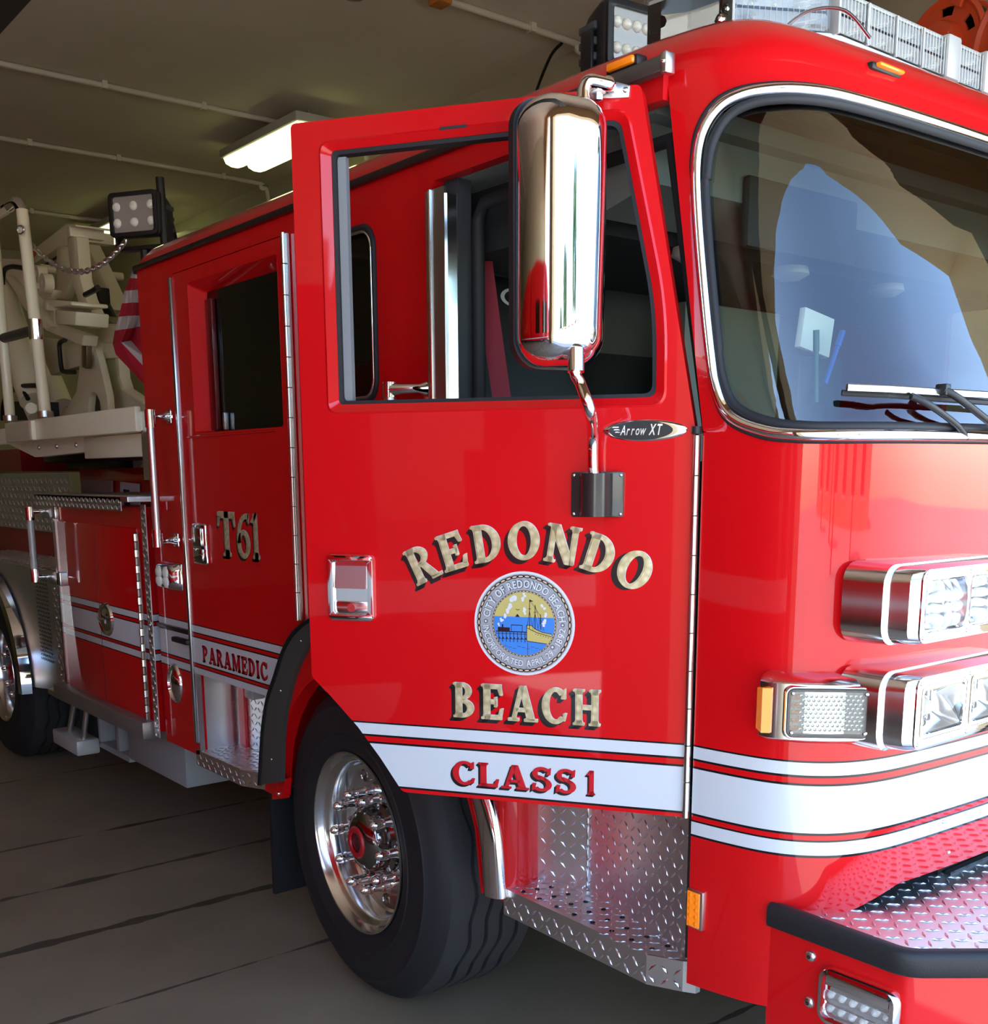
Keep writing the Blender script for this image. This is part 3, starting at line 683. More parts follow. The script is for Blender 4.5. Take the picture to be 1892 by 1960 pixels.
# city seal
SM = DM @ Matrix.Translation((-.366, 1.391, 0)) @ Matrix.Diagonal((.1165, .1165, 1, 1))
SL = part('city_seal', lathe([(.001, .0012), (1., .0012), (1., .0)], 72, SM), WHITEP, FD, label='round city seal with sailing ship and pier')
def ringd(r0, r1, z): return lathe([(r0, z), (r1, z)], 72, SM)
SILV = mat('seal_silver', (.36, .38, .40), .4, .3, .3); SKYG = mat('seal_gold', (.52, .42, .13), .4, 0, .4); SEA = mat('seal_blue', (.035, .21, .62), .4, 0, .4); TAN = mat('seal_tan', (.62, .47, .30), .4)
part('seal_ring', ringd(.001, .955, .0016), SILV, FD, fixn=False)
rp = MB()
def rope(r, n, a, b, z, mb):
    for k in range(n):
        t = 2*PI*k/n; ca, sa = math.cos(t), math.sin(t)
        for sc, zz, mi in ((1., z, 0), (.62, z+.0003, 1)):
            pts = []
            for j in range(8):
                q_ = 2*PI*j/8; x_ = r+a*sc*math.cos(q_)*(1 if mi == 0 else .8); y_ = b*sc*math.sin(q_); pts.append((ca*x_-sa*y_, sa*x_+ca*y_, zz))
            mb.add(pts, [tuple(range(8))], mi)
    return mb
rope(.905, 46, .034, .076, .0020, rp); rope(.625, 56, .018, .045, .0020, rp); rp.xf(SM)
build('seal_rope', rp, [BLACKP, TAN], FD, fixn=False)
part('seal_sky', ringd(.001, .61, .0021), SKYG, FD, fixn=False)
def chord(r, h0, h1, z, n=30):
    pts = []
    a0 = math.asin(max(-1, min(1, h0/r))); a1 = math.asin(max(-1, min(1, h1/r)))
    for k in range(n+1): t = a0+(a1-a0)*k/n; pts.append((r*math.cos(t), r*math.sin(t)))
    pts += [(-x, y) for x, y in pts[::-1]]
    return MB().add([(x, y, z) for x, y in pts], [tuple(range(len(pts)))])
part('seal_sea', chord(.605, -.605, .13, .0023).xf(SM), SEA, FD, fixn=False)
pic = MB()
def pl(pts, z, mi): pic.add([(x, y, z) for x, y in pts], [tuple(range(len(pts)))], mi)
def ln(a, b, wd, z=.0027, mi=0):
    d = (V(b)-V(a)).normalized()*wd/2; n_ = V((-d.y, d.x)); pl([V(a)+n_, V(b)+n_, V(b)-n_, V(a)-n_], z, mi)
pl([(.06, -.02), (.16, -.03), (.22, -.09), (.36, -.15), (.54, -.18), (.56, -.24), (.47, -.39), (.40, -.36), (.09, -.34), (.06, -.30)], .0026, 1)      # hull
for a, b in (((.06, -.02), (.16, -.03)), ((.16, -.03), (.22, -.09)), ((.22, -.09), (.36, -.15)), ((.36, -.15), (.55, -.18)), ((.06, -.02), (.06, -.32)), ((.06, -.33), (.46, -.37)), ((.07, -.08), (.26, -.16)), ((.26, -.16), (.55, -.23))): ln(a, b, .012)
for k in range(6): ln((.23+.05*k, -.19-.012*k), (.245+.05*k, -.19-.012*k), .014)
for x_, t_ in ((.115, .47), (.225, .37), (.335, .19)):
    ln((x_, -.1), (x_, t_), .012); ln((x_-.05, -.06), (x_, t_*.55), .006); ln((x_+.07, -.12), (x_, t_*.55), .006); ln((x_-.03, t_*.62), (x_+.03, t_*.62), .008)
ln((.115, .46), (.335, .16), .006); ln((.225, .36), (.36, -.1), .006); pl([(.115, .47), (.19, .44), (.115, .42)], .0027, 0)
ln((-.56, -.16), (.06, -.16), .018); ln((-.56, -.20), (.06, -.20), .01); ln((-.50, -.30), (.06, -.30), .01)
for k in range(8): ln((-.50+.075*k, -.16), (-.50+.075*k, -.36), .012); pl([(-.50+.075*k, -.27), (-.47+.075*k, -.27), (-.485+.075*k, -.31)], .0027, 0)
pl(_rect(-.52, -.15, -.28, -.08), .0026, 0); pl(_rect(-.24, -.15, -.04, -.03), .0025, 2); ln((-.25, -.03), (-.03, -.03), .014); ln((-.25, -.15), (-.25, -.03), .01); ln((-.03, -.15), (-.03, -.03), .01)
pl(_rect(-.44, -.08, -.41, -.02), .0027, 0); pl([(-.17, .13), (-.08, .13), (-.125, .19)], .0026, 0); ln((-.16, .28), (-.12, .26), .01); ln((-.12, .26), (-.08, .28), .01); ln((.08, -.62), (.08, -.36), .006)
for k in range(9): ln((-.4+.09*k, -.44-.02*(k % 3)), (-.33+.09*k, -.44-.02*(k % 3)), .006)
rs = random.Random(3)
for pts in ([(-.50, -.02), (-.44, .06), (-.38, .14), (-.33, .24), (-.28, .33), (-.24, .43), (-.20, .50)], [(.36, .36), (.40, .28), (.42, .18), (.41, .08), (.40, 0)], [(.01, .56), (-.03, .46), (.02, .30), (.02, .22)]):
    for i, (a, b) in enumerate(pts):
        for j in range(3):
            c_ = (a+rs.uniform(-.02, .02), b+rs.uniform(-.03, .03)); rr_ = .018+.005*i if len(pts) > 5 else .026
            pl([(c_[0]+rr_*math.cos(q_), c_[1]+rr_*math.sin(q_)) for q_ in [2*PI*k/9 for k in range(9)]], .0028+.0001*j, 3)
pic.xf(SM)
build('seal_picture', pic, [BLACKP, SKYG, SEA, WHITEP], FD, fixn=False)
st = MB()
for z_, o_, mi in ((.0019, .085, 0), (.0023, .02, 1)):
    st.merge(arc_text('CITY OF REDONDO BEACH', 0, 0, .765, 172, 4, .145, SM, z_, o_, mi=mi))
    st.merge(arc_text('INCORPORATED APRIL 29', 0, 0, .765, 184, 318, .125, SM, z_, o_, True, mi=mi))
    st.merge(arc_text('1892', 0, 0, .765, 329, 356, .125, SM, z_, o_, True, mi=mi))
    st.merge(arc_text('TH', 0, 0, .80, 320, 327, .06, SM, z_, o_*.6, True, mi=mi))
    for a_, r_ in ((178, .022), (0, .022), (323, .026)):
        c_ = (.765*math.cos(math.radians(a_)), .765*math.sin(math.radians(a_))); rr_ = r_+(o_-.02)*.3
        if a_ == 323: c_ = (c_[0]*.93, c_[1]*.93)
        st.merge(MB().add([(c_[0]+rr_*math.cos(2*PI*k/12), c_[1]+rr_*math.sin(2*PI*k/12), z_) for k in range(12)], [tuple(range(12))], mi).xf(SM))
build('seal_lettering', st, [mat('seal_grey_outline', (.10, .11, .12), .5), WHITEP], FD, fixn=False)
# hinge of the open door
hg = part('front_door_hinge', box((-.012, 0.975, -.006), (.012, 1.795, -.001), DM), BLACK)
nk = 10
for i in range(nk):
    z0 = .978+i*.0818
    part('knuckle', cyl(DP(-.0045, z0, .006), DP(-.0045, z0+.0795, .006), .0078, 14), STEEL, hg, smooth=40)
part('hinge_cap', cyl(DP(-.0045, 1.797, .006), DP(-.0045, 1.812, .006), .011, 14), BLACK, hg, smooth=40)

# ---- mirror on the door
md = ray(1083, 447); t_ = (HX-CAM).dot(DN)/md.dot(DN); mc = CAM+md*t_-md.normalized()*.13
an = math.radians(-12); mn = V((math.cos(an), math.sin(an), 0)); mwv = V((-mn.y, mn.x, 0)); MM = frame(mc, mwv, (0, 0, 1))
k_ = ((mc-CAM).dot(_f))/F                           # metres per pixel at the mirror
HH = 492*k_/2; HW = .090
ML = MM.copy()
def mloop(o, hw, hh, r): return [ML @ V((a, b, o)) for a, b in rrect(-hw, -hh, hw, hh, r, 8)]
HSH = [(-.052, .004, .004), (-.03, .0, .0), (-.012, .0005, .0005), (.006, .004, .003), (.024, .012, .008), (.040, .024, .016), (.052, .038, .028), (.062, .055, .045), (.067, .070, .065), (.069, .080, .09)]
MIR = part('side_mirror', loft([mloop(o, HW-a, HH-b, max(.006, .062-a*.7)) for o, a, b in HSH], True, True), CHROME, smooth=80, label='large chrome side mirror housing')
part('mirror_rim', loft([mloop(-.064, HW-.006, HH-.006, .055), mloop(-.064, HW+.002, HH+.002, .058), mloop(-.044, HW+.002, HH+.002, .058), mloop(-.044, HW-.006, HH-.006, .055)], False, False), BLACK, MIR, smooth=40)
part('mirror_glass', loft([mloop(-.060, HW-.008, HH-.008, .052), mloop(-.058, HW-.008, HH-.008, .052)]), mat('mirror_glass', (.9, .9, .9), .01, 1.), MIR)
def mpx(px, py, dd=0.):                              # pixel at the mirror's distance
    d = ray(px, py); return CAM+d*((mc-CAM).dot(_f)-dd)
bk0 = DP(.200, 1.705, .035); bk1 = DP(.205, 1.73, .035)
part('lower_arm', tube(smooth_path([bk0, bk1, DP(.203, 1.80, .05), mpx(1131, 790), mpx(1112, 735), mpx(1102, 715), mpx(1102, 680)], 6), .0115, 14), CHROME, MIR, smooth=60)
part('lower_collar', cyl(mpx(1103, 712), mpx(1103, 668), .0165, 18), CHROME, MIR, smooth=40)
top_b = DP(.160, 2.467, .012)
part('upper_arm', tube(smooth_path([mpx(1117, 215), mpx(1117, 190), mpx(1118, 172), mpx(1124, 158), mpx(1135, 155), (mpx(1140, 158)+top_b)/2, DP(.19, 2.478, .012)], 6), .0125, 14), CHROME, MIR, smooth=60)
part('upper_collar', cyl(mpx(1116, 216), mpx(1116, 194), .0165, 18), BRIGHT, MIR, smooth=40)
part('upper_bracket', panel([(-.225, 2.452), (-.148, 2.448), (-.146, 2.470), (-.20, 2.488), (-.235, 2.490)], (), .006, DM @ Matrix.Translation((0, 0, .007))), SATIN, MIR, bevel=.002)
part('bracket_bolt', dome(DP(.155, 2.462, .007), DN, .006, .005), CHROME, MIR, smooth=60)
bn = DP(.205, 2.455, .03)
part('bracket_nut', lathe([(.001, 0), (.0095, 0), (.0095, -.014), (.001, -.016)], 6, Matrix.Translation(bn)), SATIN, MIR)
part('bracket_washer', lathe([(.001, .004), (.014, .004), (.015, .0), (.001, 0)], 18, Matrix.Translation(bn)), STICK, MIR, smooth=40)
BKT = mat('bracket_black', (.018, .018, .018), .28, 0, .4)
mbk = panel(rrect(-.258, 1.627, -.145, 1.722, .006), (), .010, DM @ Matrix.Translation((0, 0, .010)))
part('arm_bracket', mbk, BKT, MIR, bevel=.003)
prof = [(-.238, 0), (-.235, .018), (-.225, .034), (-.208, .042), (-.19, .040), (-.178, .030), (-.172, .018), (-.168, 0)]
part('arm_socket', loft([[DP(-a, zz, .009+o) for a, o in prof] for zz in (1.629, 1.719)]), BKT, MIR, smooth=50)
for a, b in ((.252, 1.715), (.151, 1.715), (.252, 1.634), (.151, 1.634)): part('bracket_bolt', dome(DP(a, b, .010), DN, .004, .003), CHROME, MIR, smooth=60)

# ================================================================== REAR DOOR
rw = [XZ(376, 829), XZ(546, 817), XZ(533, 481), XZ(373, 540)]
wx0, wx1, wz0, wz1 = -1.0, -.315, 1.873, 2.405
rdo = [(x+(.005 if x < -1 else -.005 if x > -.3 else 0), z-(.006 if z > 2.4 else 0)) for x, z in RD]
RDR = part('rear_door', side_panel(rdo, [rrect(wx0, wz0, wx1, wz1, .012)], -.008, .04), STRIPE, label='closed red rear cab door with dark window')
part('window_reveal', loft([[(x, -.009, z) for x, z in rrect(wx0, wz0, wx1, wz1, .012)], [(x, .05, z) for x, z in rrect(wx0+.035, wz0+.006, wx1-.006, wz1-.03, .012)]], False, False), RED, RDR)
part('window_glass', box((wx0+.03, .05, wz0), (wx1, .056, wz1)), DARKGLASS, RDR)
part('window_reflection_strip', box((wx0+.05, .030, wz0+.01), (wx0+.105, .048, wz1-.06)), mat('dark_red_reflection', (.10, .004, .006), .3, 0, .6), RDR, bevel=.004)  # solid strip coloured as a dark red reflection in the window
part('window_latch', box((wx0+.155, .03, wz0+.008), (wx0+.17, .048, wz0+.07)), SATIN, RDR, bevel=.003)
part('upper_panel_edge', tube([(-1.08, -.010, 1.845), (-1.075, -.010, 1.86), (-.36, -.010, 1.862)], .004, 6), RED, RDR, smooth=60)
part('rear_edge_strip', box((-1.158, -.018, .655), (-1.135, .0, 2.445)), STEEL, bevel=.006)
hg2 = part('rear_door_hinge', box((-.268, -.012, 1.245), (-.240, -.004, 2.455)), STEEL)
for i in range(13):
    z0 = 1.245+i*.0935
    part('knuckle', cyl((-.255, -.016, z0), (-.255, -.016, z0+.0905), .0085, 12), STEEL, hg2, smooth=40)
word('T', -.850, -.705, 1.428, .158, frame((0, -.0085, 0), (1, 0, 0), (0, 0, 1)), GOLD, RDR, edge=EDGE, shade=(-.08, -.07))
word('6', -.695, -.590, 1.428, .155, frame((0, -.0085, 0), (1, 0, 0), (0, 0, 1)), GOLD, RDR, edge=EDGE, shade=(-.08, -.07))
word('1', -.588, -.512, 1.430, .155, frame((0, -.0085, 0), (1, 0, 0), (0, 0, 1)), GOLD, RDR, edge=EDGE, shade=(-.08, -.07))
word('PARAMEDIC', -1.046, -.502, 1.005, .062, frame((0, -.0085, 0), (1, 0, 0), (0, 0, 1)), REDL, RDR, gap=.10, shade=(-.09, -.09))
rh = part('rear_door_handle', box((-1.052, -.024, 1.385), (-.935, -.006, 1.54)), CHROME, bevel=.010, seg=3, label='chrome paddle handle on the rear door')
part('handle_paddle', box((-1.035, -.034, 1.455), (-.952, -.018, 1.525)), BRIGHT, rh, bevel=.006)
part('handle_lip', box((-1.035, -.03, 1.40), (-.952, -.02, 1.445)), CHROME, rh, bevel=.004)
def grab(name, x, y, z0, z1, r, label=None, clampm=CHROME, barm=SATIN, wall=-.005):
    g = part(name, cyl((x, y, z0+.03), (x, y, z1-.03), r, 16), barm, smooth=40, label=label)
    for z, s in ((z0, 1), (z1, -1)):
        part('end_socket', cyl((x, y, z-.012*s), (x, y, z+.055*s), r*1.22, 16), clampm, g, smooth=40)
        part('stanchion', tube([(x, y, z+.012*s), (x, y*.75+wall*.25, z+.012*s), (x, y*.4+wall*.6, z+.012*s), (x, wall, z+.012*s)], [r*1.05, r*.8, r*.7, r*1.4], 14), clampm, g, smooth=50)
        part('mount_plate', box((x-.022, wall-.008, z-.028+.012*s), (x+.022, wall+.002, z+.028+.012*s)), clampm, g, bevel=.006)
    return g
gb = S(304, 795, -.085)
grab('grab_handle', -1.235, -.085, 1.455, 1.955, .017, 'tall satin grab handle with chrome ends behind rear door')
# small scene light, oval cover, latch on the rear pillar
lp = part('marker_lamp', box((-1.40, -.012, 1.265), (-1.20, .0, 1.375)), CHROME, bevel=.005)
part('lamp_bezel', loft([[(x, -.01, z) for x, z in rrect(-1.40, 1.265, -1.20, 1.375, .03)], [(x, -.045, z) for x, z in rrect(-1.385, 1.275, -1.215, 1.365, .03)], [(x, -.05, z) for x, z in rrect(-1.37, 1.285, -1.23, 1.355, .025)]]), CHROME, lp, smooth=50)
for i in range(2):
    for j in range(2): part('lens_facet', dome((-1.335+.07*i, -.048, 1.302+.036*j), (0, -1, 0), .026, .014, 10, 3), LEDC, lp, smooth=20)
ov = part('oval_vent', lathe([(.001, .016), (.4, .014), (.7, .008), (.82, .003), (.92, .012), (1.03, .008), (1.08, 0)], 36, frame((-1.355, 0, .87), (1, 0, 0), (0, 0, 1)) @ Matrix.Diagonal((.062, .078, 1, 1))), CHROME, smooth=60, label='polished oval recess cover low on the rear pillar')
part('lower_latch', box((-1.30, -.03, 1.055), (-1.15, -.004, 1.075)), BLACK, bevel=.004)
part('pillar_trim', box((-1.49, -.012, 1.096), (-1.15, .0, 1.112)), RAIL, bevel=.003)

# ================================================================== WHEELS
def proj(q):
    d = V(q)-CAM; z = d.dot(_f); return (CX+F*d.dot(RT)/z, CY-F*d.dot(UP)/z)
def tyre_mesh(R=.53, wid=.36, n=144):
    side = [(.293, -.03), (.300, .002), (.318, .014), (.355, .022), (.362, .0245), (.366, .0215), (.41, .023), (.445, .019), (.452, .021), (.456, .016), (.482, .004), (.505, -.018)]
    h0, h1 = -.052, -.052-(wid-.07)
    gro = [h0-.058, h0-.118, h0-.172, h0-.232]
    mb = MB(); rows = []
    for i in range(n):
        a = 2*PI*i/n; zz = (0, .006, .010, .006, 0, -.006, -.010, -.006)[(i*1) % 8]*.8
        prof = list(side)+[(R-.012, -.036), (R-.003, h0)]
        for g in gro: prof += [(R, g+.0075+zz), (R-.013, g+.0055+zz), (R-.013, g-.0055+zz), (R, g-.0075+zz)]
        prof += [(R-.003, h1), (R-.02, h1-.02), (.46, h1-.045), (.36, h1-.05), (.295, h1-.03)]
        rows.append([(r*math.cos(a), r*math.sin(a), h) for r, h in prof])
    k = len(rows[0]); fs = []; mi = []
    ns = len(side)
    for i in range(n):
        j = (i+1) % n
        for q_ in range(k-1): fs.append((i*k+q_, j*k+q_, j*k+q_+1, i*k+q_+1)); mi.append(1 if ns <= q_ < k-5 else 0)
    mb.add([p for r in rows for p in r], fs); mb.mi = mi; return mb
HUBM = mat('hub_dark_chrome', (.30, .29, .28), .10, 1.)
def wheel(name, c, steer, label, hub_out=0., rear=False):
    d = math.radians(steer); M = frame(c, (math.cos(d), -math.sin(d), 0), (0, 0, 1))
    t = build(name, tyre_mesh().xf(M), [TYRE, TREAD], TR, smooth=28, label=label)
    D = -.10 if not rear else -.16
    part('rim', lathe([(.292, -.04), (.298, .004), (.304, .009), (.303, .013), (.297, .013), (.290, .004), (.284, -.012), (.279, -.020), (.268, -.026), (.262, -.034), (.259, D*.6), (.256, D+.008), (.248, D), (.20, D-.002), (.192, D+.010), (.175, D+.014), (.001, D+.014)], 72, M), BRIGHT, t, smooth=35)
    for i in range(10):
        a = 2*PI*(i+.5)/10; p = V((.224*math.cos(a), .224*math.sin(a), D))
        part('hand_hole', lathe([(.001, -.001), (.017, -.001), (.019, .003), (.022, .001), (.0225, -.003)], 16, M @ Matrix.Translation(p)), HUBM, t, smooth=40)
    D2 = D+.014
    for i in range(10):
        a = 2*PI*i/10; p = V((.158*math.cos(a), .158*math.sin(a), D2))
        part('lug_nut', lathe([(.024, 0), (.024, .005), (.021, .007), (.021, .030), (.0165, .034), (.015, .058), (.0155, .062), (.0185, .066), (.0185, .080), (.0165, .092), (.010, .104), (.001, .109)], 12, M @ Matrix.Translation(p)), CHROME, t, smooth=40)
    part('hub', lathe([(.128, D2), (.126, D2+.012), (.112, D2+.022), (.106, D2+.055), (.096, D2+.072), (.070, D2+.086), (.062, D2+.090), (.001, D2+.090)], 48, M), HUBM, t, smooth=40)
    part('hub_ring', lathe([(.034, D2+.091), (.036, D2+.097), (.050, D2+.097), (.054, D2+.090)], 40, M), STRAPR, t, smooth=30)
    part('hub_cap', lathe([(.034, D2+.089), (.018, D2+.089), (.017, D2+.093), (.001, D2+.093)], 32, M), mat('hub_cap_dark', (.10, .012, .02), .4), t, smooth=30)
    for i in range(8):
        a = 2*PI*(i+.3)/8; p = V((.104*math.cos(a), .104*math.sin(a), D2+.05))
        part('axle_bolt', lathe([(.010, 0), (.010, .012), (.007, .014), (.006, .022), (.001, .024)], 8, M @ Matrix.Translation(p)), CHROME, t, smooth=40)
    return t
wheel('front_wheel', (0, .033, .53), 4., 'black front tyre with polished rim and chrome lug nuts')
wheel('rear_wheel', (-4.12, .03, .53), 0, 'black rear tyre with polished rim', rear=True)
wheel('far_front_wheel', (0, 2*YC-.40, .53), 4., 'black front tyre on the far side')
part('inner_rear_wheel', tyre_mesh(.53, .34, 72).xf(frame((-4.12, .40, .53), (1, 0, 0), (0, 0, 1))), [TYRE, TREAD], smooth=28)
part('axle', cyl((0, .2, .53), (0, 2.2, .53), .09, 16), BLUEGREY, smooth=40)
part('chassis_frame', box((-6.5, .85, .62), (1.55, 1.6, .95)), BLUEGREY)
part('engine_tunnel_box', box((-1.45, .45, .66), (1.4, 2.0, .98)), BLUEGREY)
part('wheel_well_liner', lathe([(.685, 0), (.685, -.52), (.20, -.52)], 32, frame((.11, .03, .53), (1, 0, 0), (0, 0, 1)), a0=.08, a1=PI-.08), RED, smooth=60)
# ---- fender trim round the front wheel (rear half black rubber, front chrome)
FENM = mat('fender_rubber', (.05, .047, .043), .45)
fo = [XZ(a, b, -.052) for a, b in [(497, 1502), (503, 1400), (512, 1340), (525, 1300), (543, 1245), (562, 1212), (590, 1188)]]+[(-.06, 1.275), (.06, 1.28)]
fi = [XZ(a, b, -.022) for a, b in [(537, 1497), (540, 1400), (552, 1330), (567, 1280), (590, 1235), (597, 1228)]]+[(-.07, 1.215), (.06, 1.225)]
fos = [(p.x, p.y) for p in smooth_path([(a, b, 0) for a, b in fo], 4)]; fis = [(p.x, p.y) for p in smooth_path([(a, b, 0) for a, b in fi], 4)]
nn = min(len(fos), len(fis))
def resamp(P, n):
    L = [0]
    for i in range(1, len(P)): L.append(L[-1]+math.dist(P[i-1], P[i]))
    out = []
    for k in range(n):
        d = L[-1]*k/(n-1); i = 1
        while i < len(L)-1 and L[i] < d: i += 1
        t = (d-L[i-1])/(L[i]-L[i-1]); out.append((P[i-1][0]*(1-t)+P[i][0]*t, P[i-1][1]*(1-t)+P[i][1]*t))
    return out
fo2, fi2 = resamp(fos, 30), resamp(fis, 30)
FT = part('fender_flare', loft([[(a, -.004, b), (a, -.052, b), (a*.75+c*.25, -.050, b*.75+d*.25), (c, -.022, d), (c, -.004, d)] for (a, b), (c, d) in zip(fo2, fi2)]), FENM, smooth=40, label='dark rubber fender flare around front wheel')
part('flare_edge', tube([(a, -.052, b) for a, b in fo2], .008, 8), mat('flare_gloss', (.008, .008, .008), .2), FT, smooth=60)
for k in (3, 12, 20, 26):
    (a, b), (c, d) = fo2[k], fi2[k]; part('screw', dome((a*.45+c*.55, -.036, b*.45+d*.55), (0, -1, .1), .005, .004), CHROME, FT, smooth=60)
def _sk(p, k): return (.11+(p[0]-.11)*k, .53+(p[1]-.53)*k)
part('arch_lip', loft([[(*_sk(p, .985)[:1], -.005, _sk(p, .985)[1]), (p[0], -.006, p[1]), (p[0], .05, p[1]), (_sk(p, .985)[0], .05, _sk(p, .985)[1])] for p in ARCH]), RED, smooth=50)
part('inner_fender', side_panel([(a, b) for a, b in fo2]+[(x, z) for x, z in ARCH[7::-1]], (), -.0045, .006), RED)
part('fender_tab', prism([XZ(522, 1497), XZ(549, 1490), XZ(545, 1528), XZ(523, 1530)], -.004, .02), RED)
part('tab_bolt', dome(S(533, 1519, -.006), (0, -1, 0), .008, .006), CHROME, smooth=60)
part('mud_flap', box((-.70, .07, .13), (-.68, .42, .62)), mat('mud_flap_rubber', (.012, .012, .014), .7))
cf = [S(915, 1490, -.012), S(930, 1545, -.012), S(941, 1610, -.012), S(948, 1714, -.012)]
part('front_fender_trim', tube(smooth_path(cf, 6), .042, 14, flat=.55), CHROME, smooth=60, label='chrome fender trim strip ahead of front wheel')
# ---- front step well
zs_ = .62
A_, B_, C_ = G(1030, 1682, zs_), G(1125, 1700, zs_), G(1312, 1822, zs_)
A_ = V((A_.x, A_.y, 0)); B_ = V((B_.x, B_.y, 0)); C_ = V((1.448, .045, 0))
def wallplate(name, a, b, z0, z1, m=PLATE, parent=None):
    d = (b-a); M = frame((a.x, a.y, z0), d, (0, 0, 1)); L = d.length
    return part(name, plate(L, z1-z0, M), m, parent)
part('wheel_side_flange', loft([[(.79, -.005, z), (.815, .01, z), (.83, .05, z), (A_.x, A_.y, z), (A_.x, A_.y+.02, z), (.80, .06, z)] for z in (.60, .75, .98)]), RED, smooth=50)
sw = wallplate('step_well_back', B_, C_, .60, 1.0)
wallplate('step_well_side', A_, B_, .60, 1.0)
part('well_corner_trim', cyl((B_.x, B_.y-.002, .62), (B_.x, B_.y-.002, .98), .003, 8), BRIGHT, sw, smooth=40)
so = [(.80, .0), (1.335, -.008), (1.415, .030), (1.44, .045), (1.44, .06), (B_.x, B_.y+.01), (A_.x, A_.y+.01), (.80, .06)]
STP = part('front_step', panel(so, (), .075, frame((0, 0, zs_), (1, 0, 0), (0, 1, 0))), PLATE, label='diamond plate lower step beneath the open door')
bt_ = bars(.66, .22, frame((.805, -.02, zs_), (1, 0, 0), (0, 1, 0)), pitch=.0285)
def clip(mb, poly, keep):
    """keep only the six-vertex lozenges whose centre is inside"""
    o = MB()
    for i in range(0, len(mb.v), 6):
        c = [sum(p[k] for p in mb.v[i:i+6])/6 for k in range(3)]
        if keep(c): o.add(mb.v[i:i+6], [(0, 1, 4), (1, 5, 4), (1, 2, 5), (2, 3, 5), (3, 4, 5), (3, 0, 4)])
    return o
def inpoly(p, poly):
    r = False; j = len(poly)-1
    for i in range(len(poly)):
        if (poly[i][1] > p[1]) != (poly[j][1] > p[1]) and p[0] < (poly[j][0]-poly[i][0])*(p[1]-poly[i][1])/(poly[j][1]-poly[i][1])+poly[i][0]: r = not r
        j = i
    return r
part('tread_pattern', clip(bt_, so, lambda c: inpoly(c, so)), PLATE, STP, kind='stuff')
part('tread_pattern', bars(.535, .072, frame((.80, -.0005, .547), (1, -.015, 0), (0, 0, 1)), pitch=.0285), PLATE, STP, kind='stuff')
part('step_end_plate', plate(.088, .074, frame((1.336, -.010, .546), (.08, .038, 0), (0, 0, 1)), pitch=.03), BRIGHT, STP)
hole_m = mat('drain_hole_dark', (.002, .002, .002), .9)
hm = None
for j in range(3):
    for i in range(8):
        x_, y_ = .855+.067*i+.012*j, .022+.040*j
        if not inpoly((x_+.02, y_+.012), so): continue
        mb = lathe([(.001, .0016), (.0058, .0016), (.0068, .0006)], 10, Matrix.Translation((x_, y_, zs_+.0004)))
        part('drain_hole', mb, hole_m, STP)
part('cab_corner_inner', box((1.40, .05, .60), (1.45, .30, 1.0)), BLUEGREY)
# ---- rear step well
RS = [(-1.185, .0), (-.78, .0), (-.66, .05), (-.62, .06), (-.62, .20), (-1.23, .20)]
st2 = part('rear_step', panel(RS, (), .065, frame((0, 0, .62), (1, 0, 0), (0, 1, 0))), PLATE, label='small diamond plate step below the rear door')
part('tread_pattern', clip(bars(.6, .22, frame((-1.2, -.01, .62), (1, 0, 0), (0, 1, 0)), pitch=.0285), RS, lambda c: inpoly(c, RS)), PLATE, st2, kind='stuff')
part('tread_pattern', bars(.40, .062, frame((-1.183, -.0005, .556), (1, 0, 0), (0, 0, 1)), pitch=.027), PLATE, st2, kind='stuff')
part('step_end_plate', plate(.128, .062, frame((-.78, -.002, .556), (.12, .05, 0), (0, 0, 1)), pitch=.03), BRIGHT, st2)
w2 = wallplate('rear_well_back', V((-1.22, .18, 0)), V((-.55, .18, 0)), .60, .96)
part('rear_well_side', box((-1.235, .002, .60), (-1.152, .19, .955)), SATIN)
part('rear_well_trim', box((-1.152, .0, .62), (-1.140, .02, .95)), BRIGHT)
part('rear_well_red_strip', box((-1.12, .165, .62), (-1.07, .178, .955)), RED)
part('well_bracket', box((-.93, .10, .86), (-.86, .16, .90)), GREYW, w2, bevel=.01)
# ---- sill box and ladder foot below the compartment
UNDM = mat('grey_undercoat', (.30, .31, .31), .55)
ub = part('battery_box', box((-2.2, .09, .36), (-1.52, .70, .60)), UNDM, bevel=.008)
part('box_tray', box((-2.62, .09, .34), (-2.2, .55, .37)), UNDM, ub)
for x_ in (-2.36, -2.62): part('box_divider', box((x_, .09, .36), (x_+.03, .5, .60)), UNDM, ub)
part('battery_pack', box((-2.58, .16, .37), (-2.40, .5, .55)), mat('battery_blue_grey', (.12, .16, .22), .5), ub, bevel=.01)
fs_ = part('fold_down_step', box((-3.03, -.02, .30), (-2.64, .10, .38)), GREYW, bevel=.01, label='small metal fold-down step on two rods')
part('step_rod', cyl((-2.90, .03, .37), (-2.80, .06, .64), .016, 10), SATIN, fs_, smooth=40)
part('step_rod', cyl((-2.68, .03, .37), (-2.62, .06, .64), .016, 10), SATIN, fs_, smooth=40)

